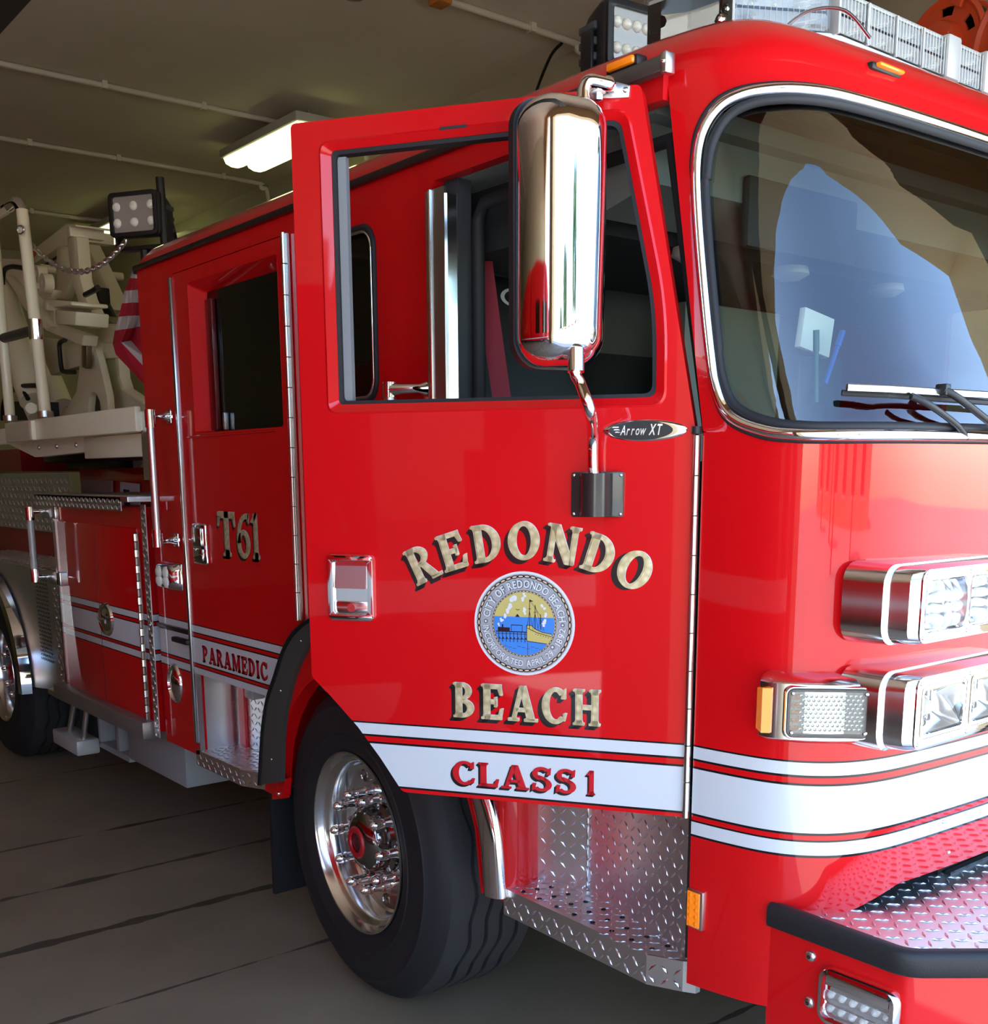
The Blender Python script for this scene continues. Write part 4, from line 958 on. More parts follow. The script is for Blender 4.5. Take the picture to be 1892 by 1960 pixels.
# ================================================================== BODY COMPARTMENT behind the cab
cx0, cx1 = -2.70, -1.535
CP = part('side_compartment', box((cx0, -.018, .63), (cx1, .55, 1.59)), STRIPE, label='red body compartment behind cab with striped door')
part('compartment_door', box((cx0+.05, -.026, .66), (cx1-.075, -.016, 1.50)), STRIPE, CP, bevel=.003)
part('door_seam', box((-2.128, -.0268, .66), (-2.124, -.0255, 1.50)), BLACKP, CP)
HINGED = mat('hinge_shadow_leaf', (.25, .20, .18), .35, 1.)  # darker hinge metal for alternate knuckles, shade put into the colour
hb = part('compartment_hinge', box((-1.628, -.030, .67), (-1.592, -.026, 1.485)), STEEL)
for i in range(24):
    z0 = .675+i*.0336
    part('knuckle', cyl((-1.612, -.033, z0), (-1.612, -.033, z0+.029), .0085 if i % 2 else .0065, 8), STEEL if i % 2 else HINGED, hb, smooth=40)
lt = part('slam_latch', lathe([(.001, .010), (.028, .012), (.040, .006), (.060, .004), (.072, .010), (.078, .0)], 32, frame((-2.045, -.026, 1.072), (1, 0, 0), (0, 0, 1)) @ Matrix.Diagonal((1.15, 1., 1, 1))), CHROME, smooth=50, label='round polished twist latch on compartment door')
part('latch_handle', tube(smooth_path([(-2.10, -.04, 1.09), (-2.05, -.055, 1.075), (-1.985, -.05, 1.068)], 4), .010, 8), CHROME, lt, smooth=60)
cst = part('corner_strip', plate(.050, .985, frame((cx1-.005, -.030, .615), (1, 0, 0), (0, 0, 1)), pitch=.0255, wd=.0048, ht=.0035), PLATE)
for k in range(5): part('screw', dome((cx1+.02, -.031, .66+.22*k), (0, -1, 0), .006, .004), CHROME, cst, smooth=60)
tl = part('compartment_top_ledge', box((-2.72, -.10, 1.612), (-1.49, .56, 1.635)), SATIN, bevel=.003)
part('ledge_lip', plate(1.14, .055, frame((-2.71, -.10, 1.575), (1, 0, 0), (0, 0, 1)), pitch=.027, wd=.0045, ht=.0035), PLATE, tl)
part('lower_rail', panel([(-2.76, .60), (-1.56, .60), (-1.56, .675), (-2.76, .675)], (), .07, frame((0, -.075, 0), (1, 0, 0), (0, 0, 1))), mat('rail_anodised', (.33, .31, .28), .4, .7), bevel=.004)
part('door_edge_strip', box((cx0-.008, -.03, .66), (cx0+.010, -.012, 1.52)), STEEL, CP)
grab('rear_grab_handle', -2.86, -.09, 1.20, 1.555, .017, 'short white grab handle behind the red compartment', barm=GREYW)
for z in (1.212, 1.545): part('grab_bracket', box((-2.87, -.03, z-.035), (-2.66, -.008, z+.035)), SATIN, bevel=.005)
kp = part('kick_plate', plate(.175, .62, frame((-2.875, -.004, .63), (1, 0, 0), (0, 0, 1)), pitch=.03), PLATE)
for k in range(4): part('screw', dome((-2.84, -.006, .70+.15*k), (0, -1, 0), .007, .005), CHROME, kp, smooth=60)
part('kick_plate_foot', box((-2.88, -.07, .60), (-2.69, .05, .63)), SATIN, bevel=.004)
# rear fender: diamond plate box with a chrome wheel arch
part('rear_fender_top', plate(1.9, .62, frame((-4.78, -.01, 1.235), (1, 0, 0), (0, 1, 0)), pitch=.042, L=.019, wd=.006, ht=.004), PLATE)
archr = [(-4.12+.60*math.cos(a), .53+.60*math.sin(a)) for a in [PI*k/24 for k in range(25)]]
rf_out = [(-2.88, .60)]+[(-2.88, 1.235), (-4.80, 1.235), (-4.80, .60)]+archr[::-1]
part('rear_fender_side', side_panel(rf_out, (), .03, .02), PLATE)
mesh_m = bars(.22, .48, frame((-3.28, .028, .72), (1, 0, 0), (0, 0, 1)), pitch=.022, L=.0105, wd=.003)
part('fender_mesh', mesh_m, BLUEGREY, kind='stuff')
part('rear_wheel_arch', loft([[(-4.12+r*math.cos(a), y, .53+r*math.sin(a)) for r, y in ((.585, .04), (.585, -.03), (.60, -.045), (.635, -.035), (.645, .02))] for a in [-.05+(PI+.1)*k/40 for k in range(41)]]), CHROME, smooth=50, label='chrome arch trim over the rear wheel')

# ================================================================== FRONT BUMPER
def nose_at(px, py, off):
    u, z = front(px, py)
    for _ in range(12):
        p0 = proj(NS(u, z, off)); pu = proj(NS(u+.002, z, off)); pz = proj(NS(u, z+.002, off))
        a, b, c, d = (pu[0]-p0[0])/.002, (pz[0]-p0[0])/.002, (pu[1]-p0[1])/.002, (pz[1]-p0[1])/.002
        ex, ey = px-p0[0], py-p0[1]; det = a*d-b*c
        u += max(-.05, min(.05, (ex*d-b*ey)/det)); z += max(-.05, min(.05, (a*ey-ex*c)/det))
    return u, z
ZD = .815
bys = .04
bo = [(1.64, bys), (1.955, bys), (2.085, bys+.16), (2.19, bys+.45), (2.19, 2*YC-bys-.45), (2.085, 2*YC-bys-.16), (1.955, 2*YC-bys), (1.64, 2*YC-bys)]
BU = part('front_bumper', panel(round_poly(bo, [.0, .02, .05, .1, .1, .05, .02, 0], 4), (), .34, frame((0, 0, ZD-.028), (1, 0, 0), (0, 1, 0))), RED, smooth=40, label='red front bumper extension with diamond plate deck')
part('bumper_deck', panel(bo, (), .012, frame((0, 0, ZD), (1, 0, 0), (0, 1, 0))), PLATE, BU)
dk = [(1.655, bys+.03), (1.945, bys+.03), (2.06, bys+.17), (2.16, bys+.46), (2.16, 2*YC-bys-.45), (2.06, 2*YC-bys-.17), (1.945, 2*YC-bys-.03), (1.655, 2*YC-bys-.03)]
part('deck_tread', clip(bars(.55, 2.4, frame((1.65, .03, ZD), (1, 0, 0), (0, 1, 0)), pitch=.031, L=.0145, wd=.0042, ht=.0026), dk, lambda c: inpoly(c, dk)), PLATE, BU, kind='stuff')
ed_path = [(1.642, bys), (1.955, bys), (2.085, bys+.16), (2.19, bys+.45), (2.19, YC)]
eds = round_poly(ed_path, [0, .03, .06, .1, 0], 5)
prof_e = [(-.016, .016), (-.010, .022), (.006, .022), (.014, .016), (.016, .006), (.016, -.022), (.012, -.028), (0, -.028), (0, .008), (-.016, .008)]
full_e = eds+[(x, 2*YC-y) for x, y in eds[::-1][1:]]
lps = []
for i, (x, y) in enumerate(full_e):
    a = V(full_e[max(0, i-1)]); b = V(full_e[min(len(full_e)-1, i+1)]); d = (b-a).normalized(); n_ = V((d.y, -d.x))
    lps.append([(x+n_.x*o, y+n_.y*o, ZD-.004+h) for o, h in prof_e])
part('bumper_edge_molding', loft(lps), TRIMR, BU, smooth=50, label='black rubber edge molding')
for p in ((1553, 1830), (1550, 1918)):
    q = S(*p, bys); part('bumper_bolt', dome(q, (0, -1, 0), .0125, .008, 16, 5), SATIN, BU, smooth=60)
    part('bolt_socket', lathe([(.001, .0084), (.0045, .0084)], 6, frame(q, (1, 0, 0), (0, 0, 1))), BLACK, BU)
# warning light on the bumper side
l0 = S(1580, 1855, bys); l1 = S(1720, 1945, bys)
lx0, lx1 = S(1579, 1870, bys).x, S(1722, 1930, bys).x; lz1 = S(1600, 1853, bys).z; lz0 = lz1-.115
wl_ = part('bumper_warning_light', loft([[(x, bys-o, z) for x, z in rrect(lx0-e, lz0-e, lx1+e, lz1+e, .024+e)] for o, e in ((0, .004), (.012, .004), (.020, .0), (.022, -.008))], False, False), CHROME, smooth=40, label='chrome framed clear warning light on bumper side')
part('light_back', side_panel(rrect(lx0+.006, lz0+.006, lx1-.006, lz1-.006, .018), (), bys-.004, .006), REFL, wl_)
for j in range(2):
    for i in range(6):
        xx = lx0+.022+i*(lx1-lx0-.044)/5; zz = lz0+.028+j*.030
        part('led', dome((xx, bys-.006, zz), (0, -1, 0), .0075, .008, 8, 3), LEDC, wl_, smooth=40)
    part('lens_row', side_panel(rrect(lx0+.010, lz0+.016+j*.030, lx1-.010, lz0+.042+j*.030, .01), (), bys-.017, .003), LENS, wl_, bevel=.001)
part('light_hood', box((lx0+.012, bys-.018, lz1-.034), (lx1-.012, bys-.004, lz1-.008)), CHROME, wl_, bevel=.003)
# dark grille gap behind the deck
part('grille_opening', box((1.50, .50, .60), (1.755, 2*YC-.5, .90)), BLACK)
for k in range(6): part('grille_louver', box((1.76, .52, .815+.0*k), (1.775, 2*YC-.52, .822)) if k == 0 else box((1.757, .66, .84+.014*k), (1.772, 2*YC-.66, .846+.014*k)), BLACK)
part('nose_screw', dome(NS(.80, .962, .0), (1, -.1, 0), .005, .004), SATIN, smooth=60)
part('nose_screw', dome(NS(.83, .885, .0), (1, -.1, 0), .005, .004), SATIN, smooth=60)
# amber side reflector
rx = part('side_reflector', box((1.449, -.006, .728), (1.494, .012, .818)), SATIN, bevel=.003)
part('amber_reflector', box((1.453, -.0085, .733), (1.486, -.003, .813)), mat('amber_reflector', (.95, .22, .01), .25, 0, .6, emit=(1, .2, 0), es=.12, bump=(90, .5, .004)), rx)
for i in range(2):
    for j in range(5):
        cx_, cz_ = 1.4615+.0165*i, .741+.016*j; part('facet', MB().add([(cx_-.008, -.0086, cz_), (cx_, -.0086, cz_-.008), (cx_+.008, -.0086, cz_), (cx_, -.0086, cz_+.008), (cx_, -.0105, cz_)], [(0, 1, 4), (1, 2, 4), (2, 3, 4), (3, 0, 4)]), AMBER, rx)

# ================================================================== HEADLIGHTS
XF = 1.875                                         # plane of the lamp bezels
def FXp(px, py): q = on(px, py, 0, XF); return (q.y, q.z)
FM = frame((XF, 0, 0), (0, 1, 0), (0, 0, 1))        # local x=y, y=z, z outwards (+x)
def lampbox(name, y0, y1, z0, z1, label, lamps, lens_kind):
    dpt = .135
    lps = [[(XF-dpt, a, b) for a, b in rrect(y0-.055, z0-.012, y1+.055, z1+.014, .04)], [(XF-.05, a, b) for a, b in rrect(y0-.05, z0-.010, y1+.05, z1+.012, .04)],
           [(XF-.048, a, b) for a, b in rrect(y0-.030, z0-.008, y1+.030, z1+.008, .034)], [(XF-.012, a, b) for a, b in rrect(y0-.022, z0-.006, y1+.022, z1+.006, .03)], [(XF, a, b) for a, b in rrect(y0-.004, z0-.004, y1+.004, z1+.004, .022)]]
    h = part(name, loft(lps, True, False), BRIGHT, smooth=35, label=label)
    holes = [rrect(a, b, c, d, .014) for a, b, c, d in lamps]
    part('bezel', panel(rrect(y0-.004, z0-.004, y1+.004, z1+.004, .022), holes, .012, FM @ Matrix.Translation((0, 0, .004))), CHROME, h, bevel=.002)
    for (a, b, c, d) in lamps:
        part('lamp_bowl', loft([[(XF-o, yy, zz) for yy, zz in rrect(a+e, b+e, c-e, d-e, max(.004, .014-e*.2))] for o, e in ((.002, 0), (.03, .012), (.05, .03))], False, True), REFL, h, smooth=35)
        cy_, cz_ = (a+c)/2, (b+d)/2
        if lens_kind == 'led':
            for i in range(5):
                for j in range(4): part('led', dome((XF-.028, a+.022+i*(c-a-.044)/4, b+.022+j*(d-b-.044)/3), (1, 0, 0), .0095, .014, 8, 3), LEDC, h, smooth=40)
            part('lens', loft([[(XF-.004+o, yy, zz) for yy, zz in rrect(a+e, b+e, c-e, d-e, .016)] for o, e in ((0, .004), (.012, .008), (.020, .016), (.024, .028))], False, True), LENS, h, smooth=60)
        else:
            part('bulb', dome((XF-.045, cy_-.02, cz_), (1, 0, 0), .022, .035, 14, 5), mat('bulb_glass', (.9, .85, .7), .1, 0, 1.), h, smooth=60)
            for k in range(3): part('reflector_facet', box((XF-.045, a+.02+.03*k, b+.02), (XF-.030, a+.038+.03*k, d-.02)), REFL, h, bevel=.004)
            part('lens', loft([[(XF-.006+o, yy, zz) for yy, zz in rrect(a+e, b+e, c-e, d-e, .012)] for o, e in ((0, .003), (.008, .006), (.010, .014))], False, True), CLEARG, h, smooth=40)
            part('lens_rim', panel(rrect(a+.001, b+.001, c-.001, d-.001, .012), [rrect(a+.008, b+.008, c-.008, d-.008, .01)], .006, FM @ Matrix.Translation((0, 0, .003))), CHROME, h)
    for a, b in ((y0+.008, z0+.008), (y0+.008, z1-.008), ((lamps[0][2]+lamps[1][0])/2, z0+.008), ((lamps[0][2]+lamps[1][0])/2, z1-.008)):
        part('bezel_screw', dome((XF+.004, a, b), (1, 0, 0), .0045, .003), SATIN, h, smooth=60)
    return h
a0 = FXp(1768, 1095); a1 = FXp(1768, 1228); c0 = FXp(1858, 1210)
y0 = a0[0]; z1 = a0[1]; z0 = a1[1]; lw_ = FXp(1850, 1200)[0]-FXp(1775, 1200)[0]
y1 = y0+2*lw_+.045
lampbox('upper_headlight', y0, y1, z0, z1, 'upper chrome light pod with two clear warning lamps', [(y0+.014, z0+.016, y0+.014+lw_, z1-.016), (y0+.031+lw_, z0+.016, y0+.031+2*lw_, z1-.016)], 'led')
b0 = FXp(1757, 1302); b1 = FXp(1757, 1432)
yy0 = b0[0]; zz1 = b0[1]; zz0 = b1[1]; lw2 = FXp(1848, 1400)[0]-FXp(1765, 1400)[0]
yy1 = yy0+2*lw2+.045
LH = lampbox('lower_headlight', yy0, yy1, zz0, zz1, 'lower chrome headlight pod with two clear headlamps', [(yy0+.016, zz0+.016, yy0+.016+lw2, zz1-.014), (yy0+.033+lw2, zz0+.016, yy0+.033+2*lw2, zz1-.014)], 'head')
# mirrored pods on the far half
for nm in ('upper_headlight', 'lower_headlight'):
    src = [o for o in TR.children if o.name == nm][0]
    c = src.copy(); COL.objects.link(c); c.parent = TR; c.location = (src.location.x, 2*YC-(y0+y1)-YC if nm[0] == 'u' else 2*YC-(yy0+yy1)-YC, src.location.z)
    c['label'] = src['label']+' on the far side'
    for ch in src.children:
        d = ch.copy(); COL.objects.link(d); d.parent = c
# wrap-round turn signal
uA, zA = nose_at(1455, 1300, .05); uB = nose_at(1672, 1350, .06)[0]
zlo, zhi = nose_at(1560, 1418, .06)[1], nose_at(1560, 1312, .06)[1]
uu_ = [uA+(uB+.05-uA)*k/14 for k in range(15)]
def tsec(u, k):
    e = .058 if k > 0 else .046
    return [NS(u, zlo-.012, -.004), NS(u, zlo-.008, e-.012), NS(u, zlo, e), NS(u, zhi, e), NS(u, zhi+.010, e-.012), NS(u, zhi+.014, -.004)]
TS = part('turn_signal_housing', loft([tsec(u, k) for k, u in enumerate(uu_)]), BRIGHT, smooth=40, label='chrome wrap-round turn signal housing on cab corner')
pa0 = NS(nose_at(1502, 1360, .062)[0], zlo+.002, .066); pa1 = NS(nose_at(1668, 1360, .066)[0], zlo+.002, .070)
TM = frame(pa0, pa1-pa0, (0, 0, 1)); tw = (pa1-pa0).length; th = zhi-zlo-.004
part('signal_face', loft([[TM @ V((a, b, o)) for a, b in rrect(e, e, tw-e, th-e, .016)] for o, e in ((-.035, -.004), (.0, 0), (.004, .002), (.004, .008))], False, False), CHROME, TS, smooth=35)
part('signal_gasket', panel(rrect(.004, .004, tw-.004, th-.004, .014), [rrect(.011, .011, tw-.011, th-.011, .01)], .004, TM @ Matrix.Translation((0, 0, .006))), BLACK, TS)
part('signal_back', panel(rrect(.008, .008, tw-.008, th-.008, .012), (), .006, TM), mat('signal_dark_reflector', (.10, .10, .10), .15, .8), TS)
lm_ = MB(); rr = 0
for j in range(9):
    for i in range(13):
        cx_ = .032+(i+.5*(j % 2))*(tw-.045)/13; cy_ = .020+j*(th-.04)/8
        lm_.merge(lathe([(.0042, 0), (.0036, .0028), (.001, .0036)], 7, TM @ Matrix.Translation((cx_, cy_, .0))))
part('signal_led_array', lm_, mat('signal_led', (.38, .38, .39), .2, .9), TS, smooth=40, kind='stuff')
for i in range(2):
    for j in range(5): part('side_reflector_cell', lathe([(.006, 0), (.004, .003), (.001, .004)], 8, TM @ Matrix.Translation((.017+.009*i, .022+j*(th-.044)/4, .0))), mat('signal_amber_cell', (.55, .25, .10), .25, .3), TS, smooth=40)
part('signal_lens', panel(rrect(.006, .006, tw-.006, th-.006, .013), (), .002, TM @ Matrix.Translation((0, 0, .0075))), CLEARG, TS)
for a, b in ((.014, .014), (tw-.014, .014), (.014, th-.014), (tw-.014, th-.014)): part('signal_screw', dome(TM @ V((a, b, .008)), TM.to_3x3() @ V((0, 0, 1)), .0042, .003), CHROME, TS, smooth=60)
mA = nose_at(1450, 1355, .05)[0]; mB = nose_at(1479, 1355, .05)[0]
part('corner_marker_lens', loft([[NS(mA+.002, zlo+.012, .03), NS(mA-.002, zlo+.014, .048), NS((mA+mB)/2, zlo+.010, .068), NS(mB, zlo+.010, .062), NS(mB, zlo+.010, .03)], [NS(mA+.002, zhi-.012, .03), NS(mA-.002, zhi-.014, .048), NS((mA+mB)/2, zhi-.010, .068), NS(mB, zhi-.010, .062), NS(mB, zhi-.010, .03)]]), AMBER, TS, smooth=30, label='amber corner marker lens')
# ---- wiper
def W(px, py, o=.03): u, z = nose_at(px, py, o); return NS(u, z, o)
wp = part('windshield_wiper', tube([W(1622, 742), W(1700, 745), W(1800, 751), W(1900, 757)], .008, 8, flat=.6), STEEL, smooth=40, label='chrome and black windshield wiper lying across glass')
part('wiper_blade', tube([W(1612, 752, .016), W(1700, 756, .016), W(1800, 764, .016), W(1900, 771, .016)], .006, 6, flat=.5), RUBBER, wp)
part('wiper_clip', box((-.012, -.010, -.010), (.012, .010, .012), Matrix.Translation(W(1806, 747, .035))), BLACK, wp, bevel=.003)
part('wiper_arm', tube(smooth_path([W(1806, 745, .04), W(1840, 765, .045), W(1905, 815, .03), W(1960, 850, .01)], 5), .008, 8), BLACK, wp, smooth=60)
part('wiper_arm', tube(smooth_path([W(1745, 758, .03), W(1780, 775, .035), W(1830, 812, .02), W(1850, 838, .01)], 5), .007, 8), BLACK, wp, smooth=60)
# ---- amber marker on the visor
u_, z_ = front(1688, 134)
pm = NS(u_, z_, 0); q0 = on(1660, 118, 0, 1.53); q1 = on(1715, 150, 0, 1.53)
mk = part('roof_marker_light', box((1.49, q0.y, q1.z-.006), (1.545, q1.y, q0.z+.0)), BLACK, bevel=.006)
part('amber_lens', box((1.53, q0.y+.012, q1.z), (1.556, q1.y-.004, q0.z-.002)), AMBER, mk, bevel=.006)

# ================================================================== LIGHT BAR
lbx = 1.375; zb_, zt_ = 2.676, 2.770
lplan = [(1.06, .22), (1.178, .235), (1.255, .285), (lbx-.012, .485), (lbx-.004, .52)]
lfull = lplan+[(x, 2*YC-y) for x, y in lplan[::-1]]
LB = part('light_bar', panel(lfull, (), .022, frame((0, 0, zb_), (1, 0, 0), (0, 1, 0))), SATIN, label='clear multi-module emergency light bar across the roof')
part('light_bar_top', panel([(x-.008, y+(.01 if y < YC else -.01)) for x, y in lfull], (), .010, frame((0, 0, zt_+.004), (1, 0, 0), (0, 1, 0))), GREYW, LB, bevel=.003)
part('light_bar_foot', box((1.12, .5, 2.62), (1.32, .6, 2.665)), BLACK, LB)
part('light_bar_foot', box((1.12, 1.84, 2.62), (1.32, 1.94, 2.665)), BLACK, LB)
LRIB = mat('lens_rib', (.80, .83, .86), .15, 0, .5)
def module(p0, p1, cells):
    """one lamp module standing on the segment p0-p1 (outside to the right of the direction p0->p1 reversed)"""
    d = V((p1[0]-p0[0], p1[1]-p0[1], 0)); L = d.length; M = frame((p0[0], p0[1], zb_), d, (0, 0, 1))
    if (M.to_3x3() @ V((0, 0, 1))).x < 0: M = frame((p1[0], p1[1], zb_), -d, (0, 0, 1))
    H = zt_-zb_-.006; cw = L/cells
    for c_ in range(cells):
        for j in range(2):
            x0_, x1_ = c_*cw+.004, (c_+1)*cw-.004; z0_, z1_ = .006+j*(H-.006)/2, .006+(j+1)*(H-.006)/2-.006
            part('reflector_cell', loft([[M @ V((a, b, -.006)) for a, b in rrect(x0_, z0_, x1_, z1_, .005, 1)], [M @ V((a, b, -.055)) for a, b in rrect(x0_+cw*.22, z0_+.020, x1_-cw*.22, z1_-.020, .003, 1)]], False, True), LBREF, LB)
            for k in range(7):                       # star of small fins
                a = PI*k/7; cxm, czm = (x0_+x1_)/2, (z0_+z1_)/2
                part('reflector_fin', MB().add([M @ V((cxm+(x1_-x0_)*.10*math.cos(a), czm+.008*math.sin(a), -.050)), M @ V((cxm+(x1_-x0_)*.46*math.cos(a), czm+(z1_-z0_)*.46*math.sin(a), -.012)), M @ V((cxm+(x1_-x0_)*.46*math.cos(a+.22), czm+(z1_-z0_)*.46*math.sin(a+.22), -.020))], [(0, 1, 2)]), LEDC if k % 2 else SATIN, LB)
            for i in range(3): part('led', dome(M @ V((x0_+(x1_-x0_)*(i+1)/4, (z0_+z1_)/2, -.052)), M.to_3x3() @ V((0, 0, 1)), .007, .016, 6, 3), LEDC, LB)
        part('module_divider', box((c_*cw-.003, 0, -.06), (c_*cw+.003, H, .002), M), GREYW, LB)
    fl = MB(); nf = int(L/.013)
    for i in range(nf): xx = L*(i+.5)/nf; fl.add([M @ V(p) for p in ((xx-.0007, .004, .0), (xx, .004, .0012), (xx+.0007, .004, .0), (xx-.0007, H-.002, .0), (xx, H-.002, .0012), (xx+.0007, H-.002, .0))], [(0, 1, 4, 3), (1, 2, 5, 4)])
    part('lens_fluting', fl, LRIB, LB, kind='stuff')
    part('lens_cover', MB().add([M @ V(p) for p in ((0, .002, -.001), (L, .002, -.001), (L, H, -.001), (0, H, -.001))], [(0, 1, 2, 3)]), CLEARG, LB)
def post_(y, w_=.03): part('module_post', box((lbx-.05, y-w_, zb_), (lbx+.006, y+w_, zt_+.006)), GREYW, LB, bevel=.006)
for mir in (False, True):
    Y = (lambda p: p) if not mir else (lambda p: (p[0], 2*YC-p[1]))
    module(Y((1.255, .285)), Y((lbx-.012, .485)), 1)
    module(Y((lbx, .50)), Y((lbx, .96)), 4); 
    el_ = [Y(p) for p in ((1.06, .22), (1.178, .235), (1.255, .285), (1.15, .36), (1.06, .36))]
    part('end_lens', loft([[(x, y, z) for x, y in el_] for z in (zb_, zt_-.010)], False, True), MATS.get('smoked_clear_lens') or glass('smoked_clear_lens', (.55, .55, .52), 1.6), LB)
    for i in range(3): pq = Y((1.215, .300+.02*i)); part('corner_reflector', dome((pq[0]+.012, pq[1]-(.02 if not mir else -.02), 2.695+.026*i), (.7, -.9 if not mir else .9, .1), .016, .016, 8, 3), REFL, LB, smooth=20)
post_(.98); module((lbx, 1.01), (lbx, 1.13), 1); post_(1.155, .022); module((lbx, 1.18), (lbx, 1.40), 2); post_(1.43)
part('cable_loop', tube(smooth_path([(1.33, .36, 2.665), (1.37, .40, 2.70), (1.41, .47, 2.705), (1.43, .54, 2.66)], 6), .004, 6), SATIN, LB, smooth=60)

# ================================================================== FLOODLIGHTS
def flood(name, c, yaw, w_, h_, d_, label, post, cols=5):
    M = Matrix.Translation(c) @ Matrix.Rotation(yaw, 4, 'Z') @ Matrix(((0, 0, 1, 0), (1, 0, 0, 0), (0, 1, 0, 0), (0, 0, 0, 1)))   # local x = left-right, y up, z forward
    body = part(name, loft([[M @ V((a, b, o)) for a, b in rrect(-w_/2+e, -h_/2+e, w_/2-e, h_/2-e, .022)] for o, e in ((-d_, .03), (-d_*.6, .012), (-.02, 0), (0, 0), (.006, .004))]), BLACK, smooth=40, label=label)
    part('lamp_face', panel(rrect(-w_/2+.022, -h_/2+.02, w_/2-.022, h_/2-.02, .012), (), .004, M @ Matrix.Translation((0, 0, .007))), mat('flood_reflector', (.50, .49, .48), .35, .6), body)
    part('bezel', panel(rrect(-w_/2+.002, -h_/2+.002, w_/2-.002, h_/2-.002, .022), [rrect(-w_/2+.022, -h_/2+.02, w_/2-.022, h_/2-.02, .012)], .012, M @ Matrix.Translation((0, 0, .018))), BLACK, body, bevel=.004)
    for i in range(cols):
        for j in range(2):
            x_ = -w_/2+.04+(w_-.08)*i/(cols-1); y_ = (-.5+j)*(h_*.36); part('led_lens', dome(M @ V((x_, y_, .008)), (M.to_3x3() @ V((0, 0, 1))), min(.022, (w_-.06)/cols/2), .012, 12, 4), LEDC, body, smooth=60)
    for k in range(3): part('cooling_fin', box((-w_/2-.006, -h_/2+.03+k*(h_-.06)/3, -d_*.75), (w_/2+.006, -h_/2+.03+k*(h_-.06)/3+.02, -.03), M), mat('fin_grey', (.05, .055, .06), .4), body, bevel=.004)
    part('yoke', box((-w_/2-.014, -h_/2-.05, -d_*.6), (w_/2+.014, -h_/2-.03, -d_*.25), M), BLACK, body, bevel=.004)
    for s in (-1, 1): part('yoke_arm', box((s*(w_/2+.008)-.006, -h_/2-.05, -d_*.6), (s*(w_/2+.008)+.006, .02, -d_*.25), M), BLACK, body, bevel=.003)
    pc = M @ V((0, -h_/2-.05, -d_*.4)); part('post', cyl((pc.x, pc.y, post), pc, .022, 12), BLACK, body, smooth=40)
    return body
pc_ = S(1200, 88, .55); flood('front_floodlight', (pc_.x+.03, .55, pc_.z+.005), math.radians(-6), .215, .175, .135, 'black floodlight with ten clear lenses on the front of cab roof', 2.64)
pc_ = S(258, 410, .35); flood('rear_floodlight', (pc_.x, .35, pc_.z), math.radians(-58), .27, .20, .15, 'black work floodlight behind cab roof', 2.66, 3)
part('flood_mount', box((-2.36, .33, 2.655), (-1.3, .38, 2.69)), BLACK)
an_ = S(306, 340, .45); part('antenna', cyl((an_.x+.02, .45, 2.62), (an_.x, .45, an_.z), .020, 10), BLACK, smooth=40)

# ================================================================== CAB INTERIOR
part('cab_floor', box((-1.45, .08, .99), (1.45, 2*YC-.08, 1.02)), INT)
part('partition_panel', box((-.30, .06, 1.02), (-.26, 2*YC-.06, 2.46)), INTG)
part('partition_lower', box((-.255, .06, 1.02), (-.245, 2*YC-.06, 2.18)), INT)
part('b_pillar_inner', box((.50, .03, .99), (.585, .075, 2.46)), INT)
al = part('door_jamb_trim', box((.498, -.008, 1.50), (.578, .0, 2.437)), SATIN, label='brushed aluminium trim on the door jamb')
part('jamb_inner', loft([[(.578, -.006, z), (.582, .0, z), (.585, .075, z), (.575, .075, z), (.57, 0, z)] for z in (1.5, 2.42)]), BRIGHT, al)
part('jamb_bead', cyl((.52, -.010, 1.5), (.52, -.010, 2.437), .005, 8), BRIGHT, al, smooth=40)
part('door_gasket', tube([(.60, .085, 1.30), (.60, .085, 2.36), (.63, .085, 2.40), (1.27, .085, 2.41), (1.40, .085, 1.80), (1.40, .085, 1.0)], .018, 8), RUBBER, smooth=60)
hcl = part('jamb_handle', cyl((.385, -.055, 1.42), (.385, -.055, 1.95), .017, 14), SATIN, smooth=40, label='chrome grab handle behind the open door')
for z in (1.43, 1.945):
    part('handle_stanchion', tube([(.385, -.055, z), (.43, -.045, z), (.47, -.02, z), (.475, -.0, z)], [.019, .014, .012, .02], 12), CHROME, hcl, smooth=60)
    part('handle_socket', cyl((.385, -.055, z-.02), (.385, -.055, z+.02), .021, 14), CHROME, hcl, smooth=40)
def seat(name, y0, y1, x, label):
    yc = (y0+y1)/2; hw = (y1-y0)/2
    def lp(z, xx, w2, t): return [(xx+t, yc-w2, z), (xx+t*.4, yc-w2-.02, z), (xx, yc-w2, z), (xx, yc+w2, z), (xx+t*.4, yc+w2+.02, z), (xx+t, yc+w2, z), (xx+t*1.12, yc+w2*.5, z), (xx+t*1.12, yc-w2*.5, z)]
    s = part(name, loft([lp(1.45, x+.02, hw, .14), lp(1.6, x, hw*1.02, .15), lp(1.9, x-.05, hw, .13), lp(2.08, x-.09, hw*.9, .12), lp(2.16, x-.11, hw*.72, .11), lp(2.28, x-.125, hw*.62, .10), lp(2.33, x-.13, hw*.5, .08)]), LEATHER, smooth=60, label=label)
    part('seat_cushion', box((x, y0-.01, 1.36), (x+.52, y1+.01, 1.50)), LEATHER, s, bevel=.04, seg=3)
    part('seat_base', box((x+.05, y0+.06, 1.02), (x+.46, y1-.06, 1.36)), INT, s)
    return s
ST = seat('officer_seat', .30, .82, .18, 'charcoal vinyl front seat with red belt')
seat('driver_seat', 1.62, 2.14, .18, 'charcoal vinyl driver seat')
lg = on(988, 570, 0, .300)
SEM = frame((.300, lg.y, lg.z), (0, 1, 0), (0, 0, 1))
part('seat_emblem', lathe([(.75, .0), (1., .0)], 32, SEM @ Matrix.Diagonal((.06, .028, 1, 1))), WHITEP, ST, fixn=False)
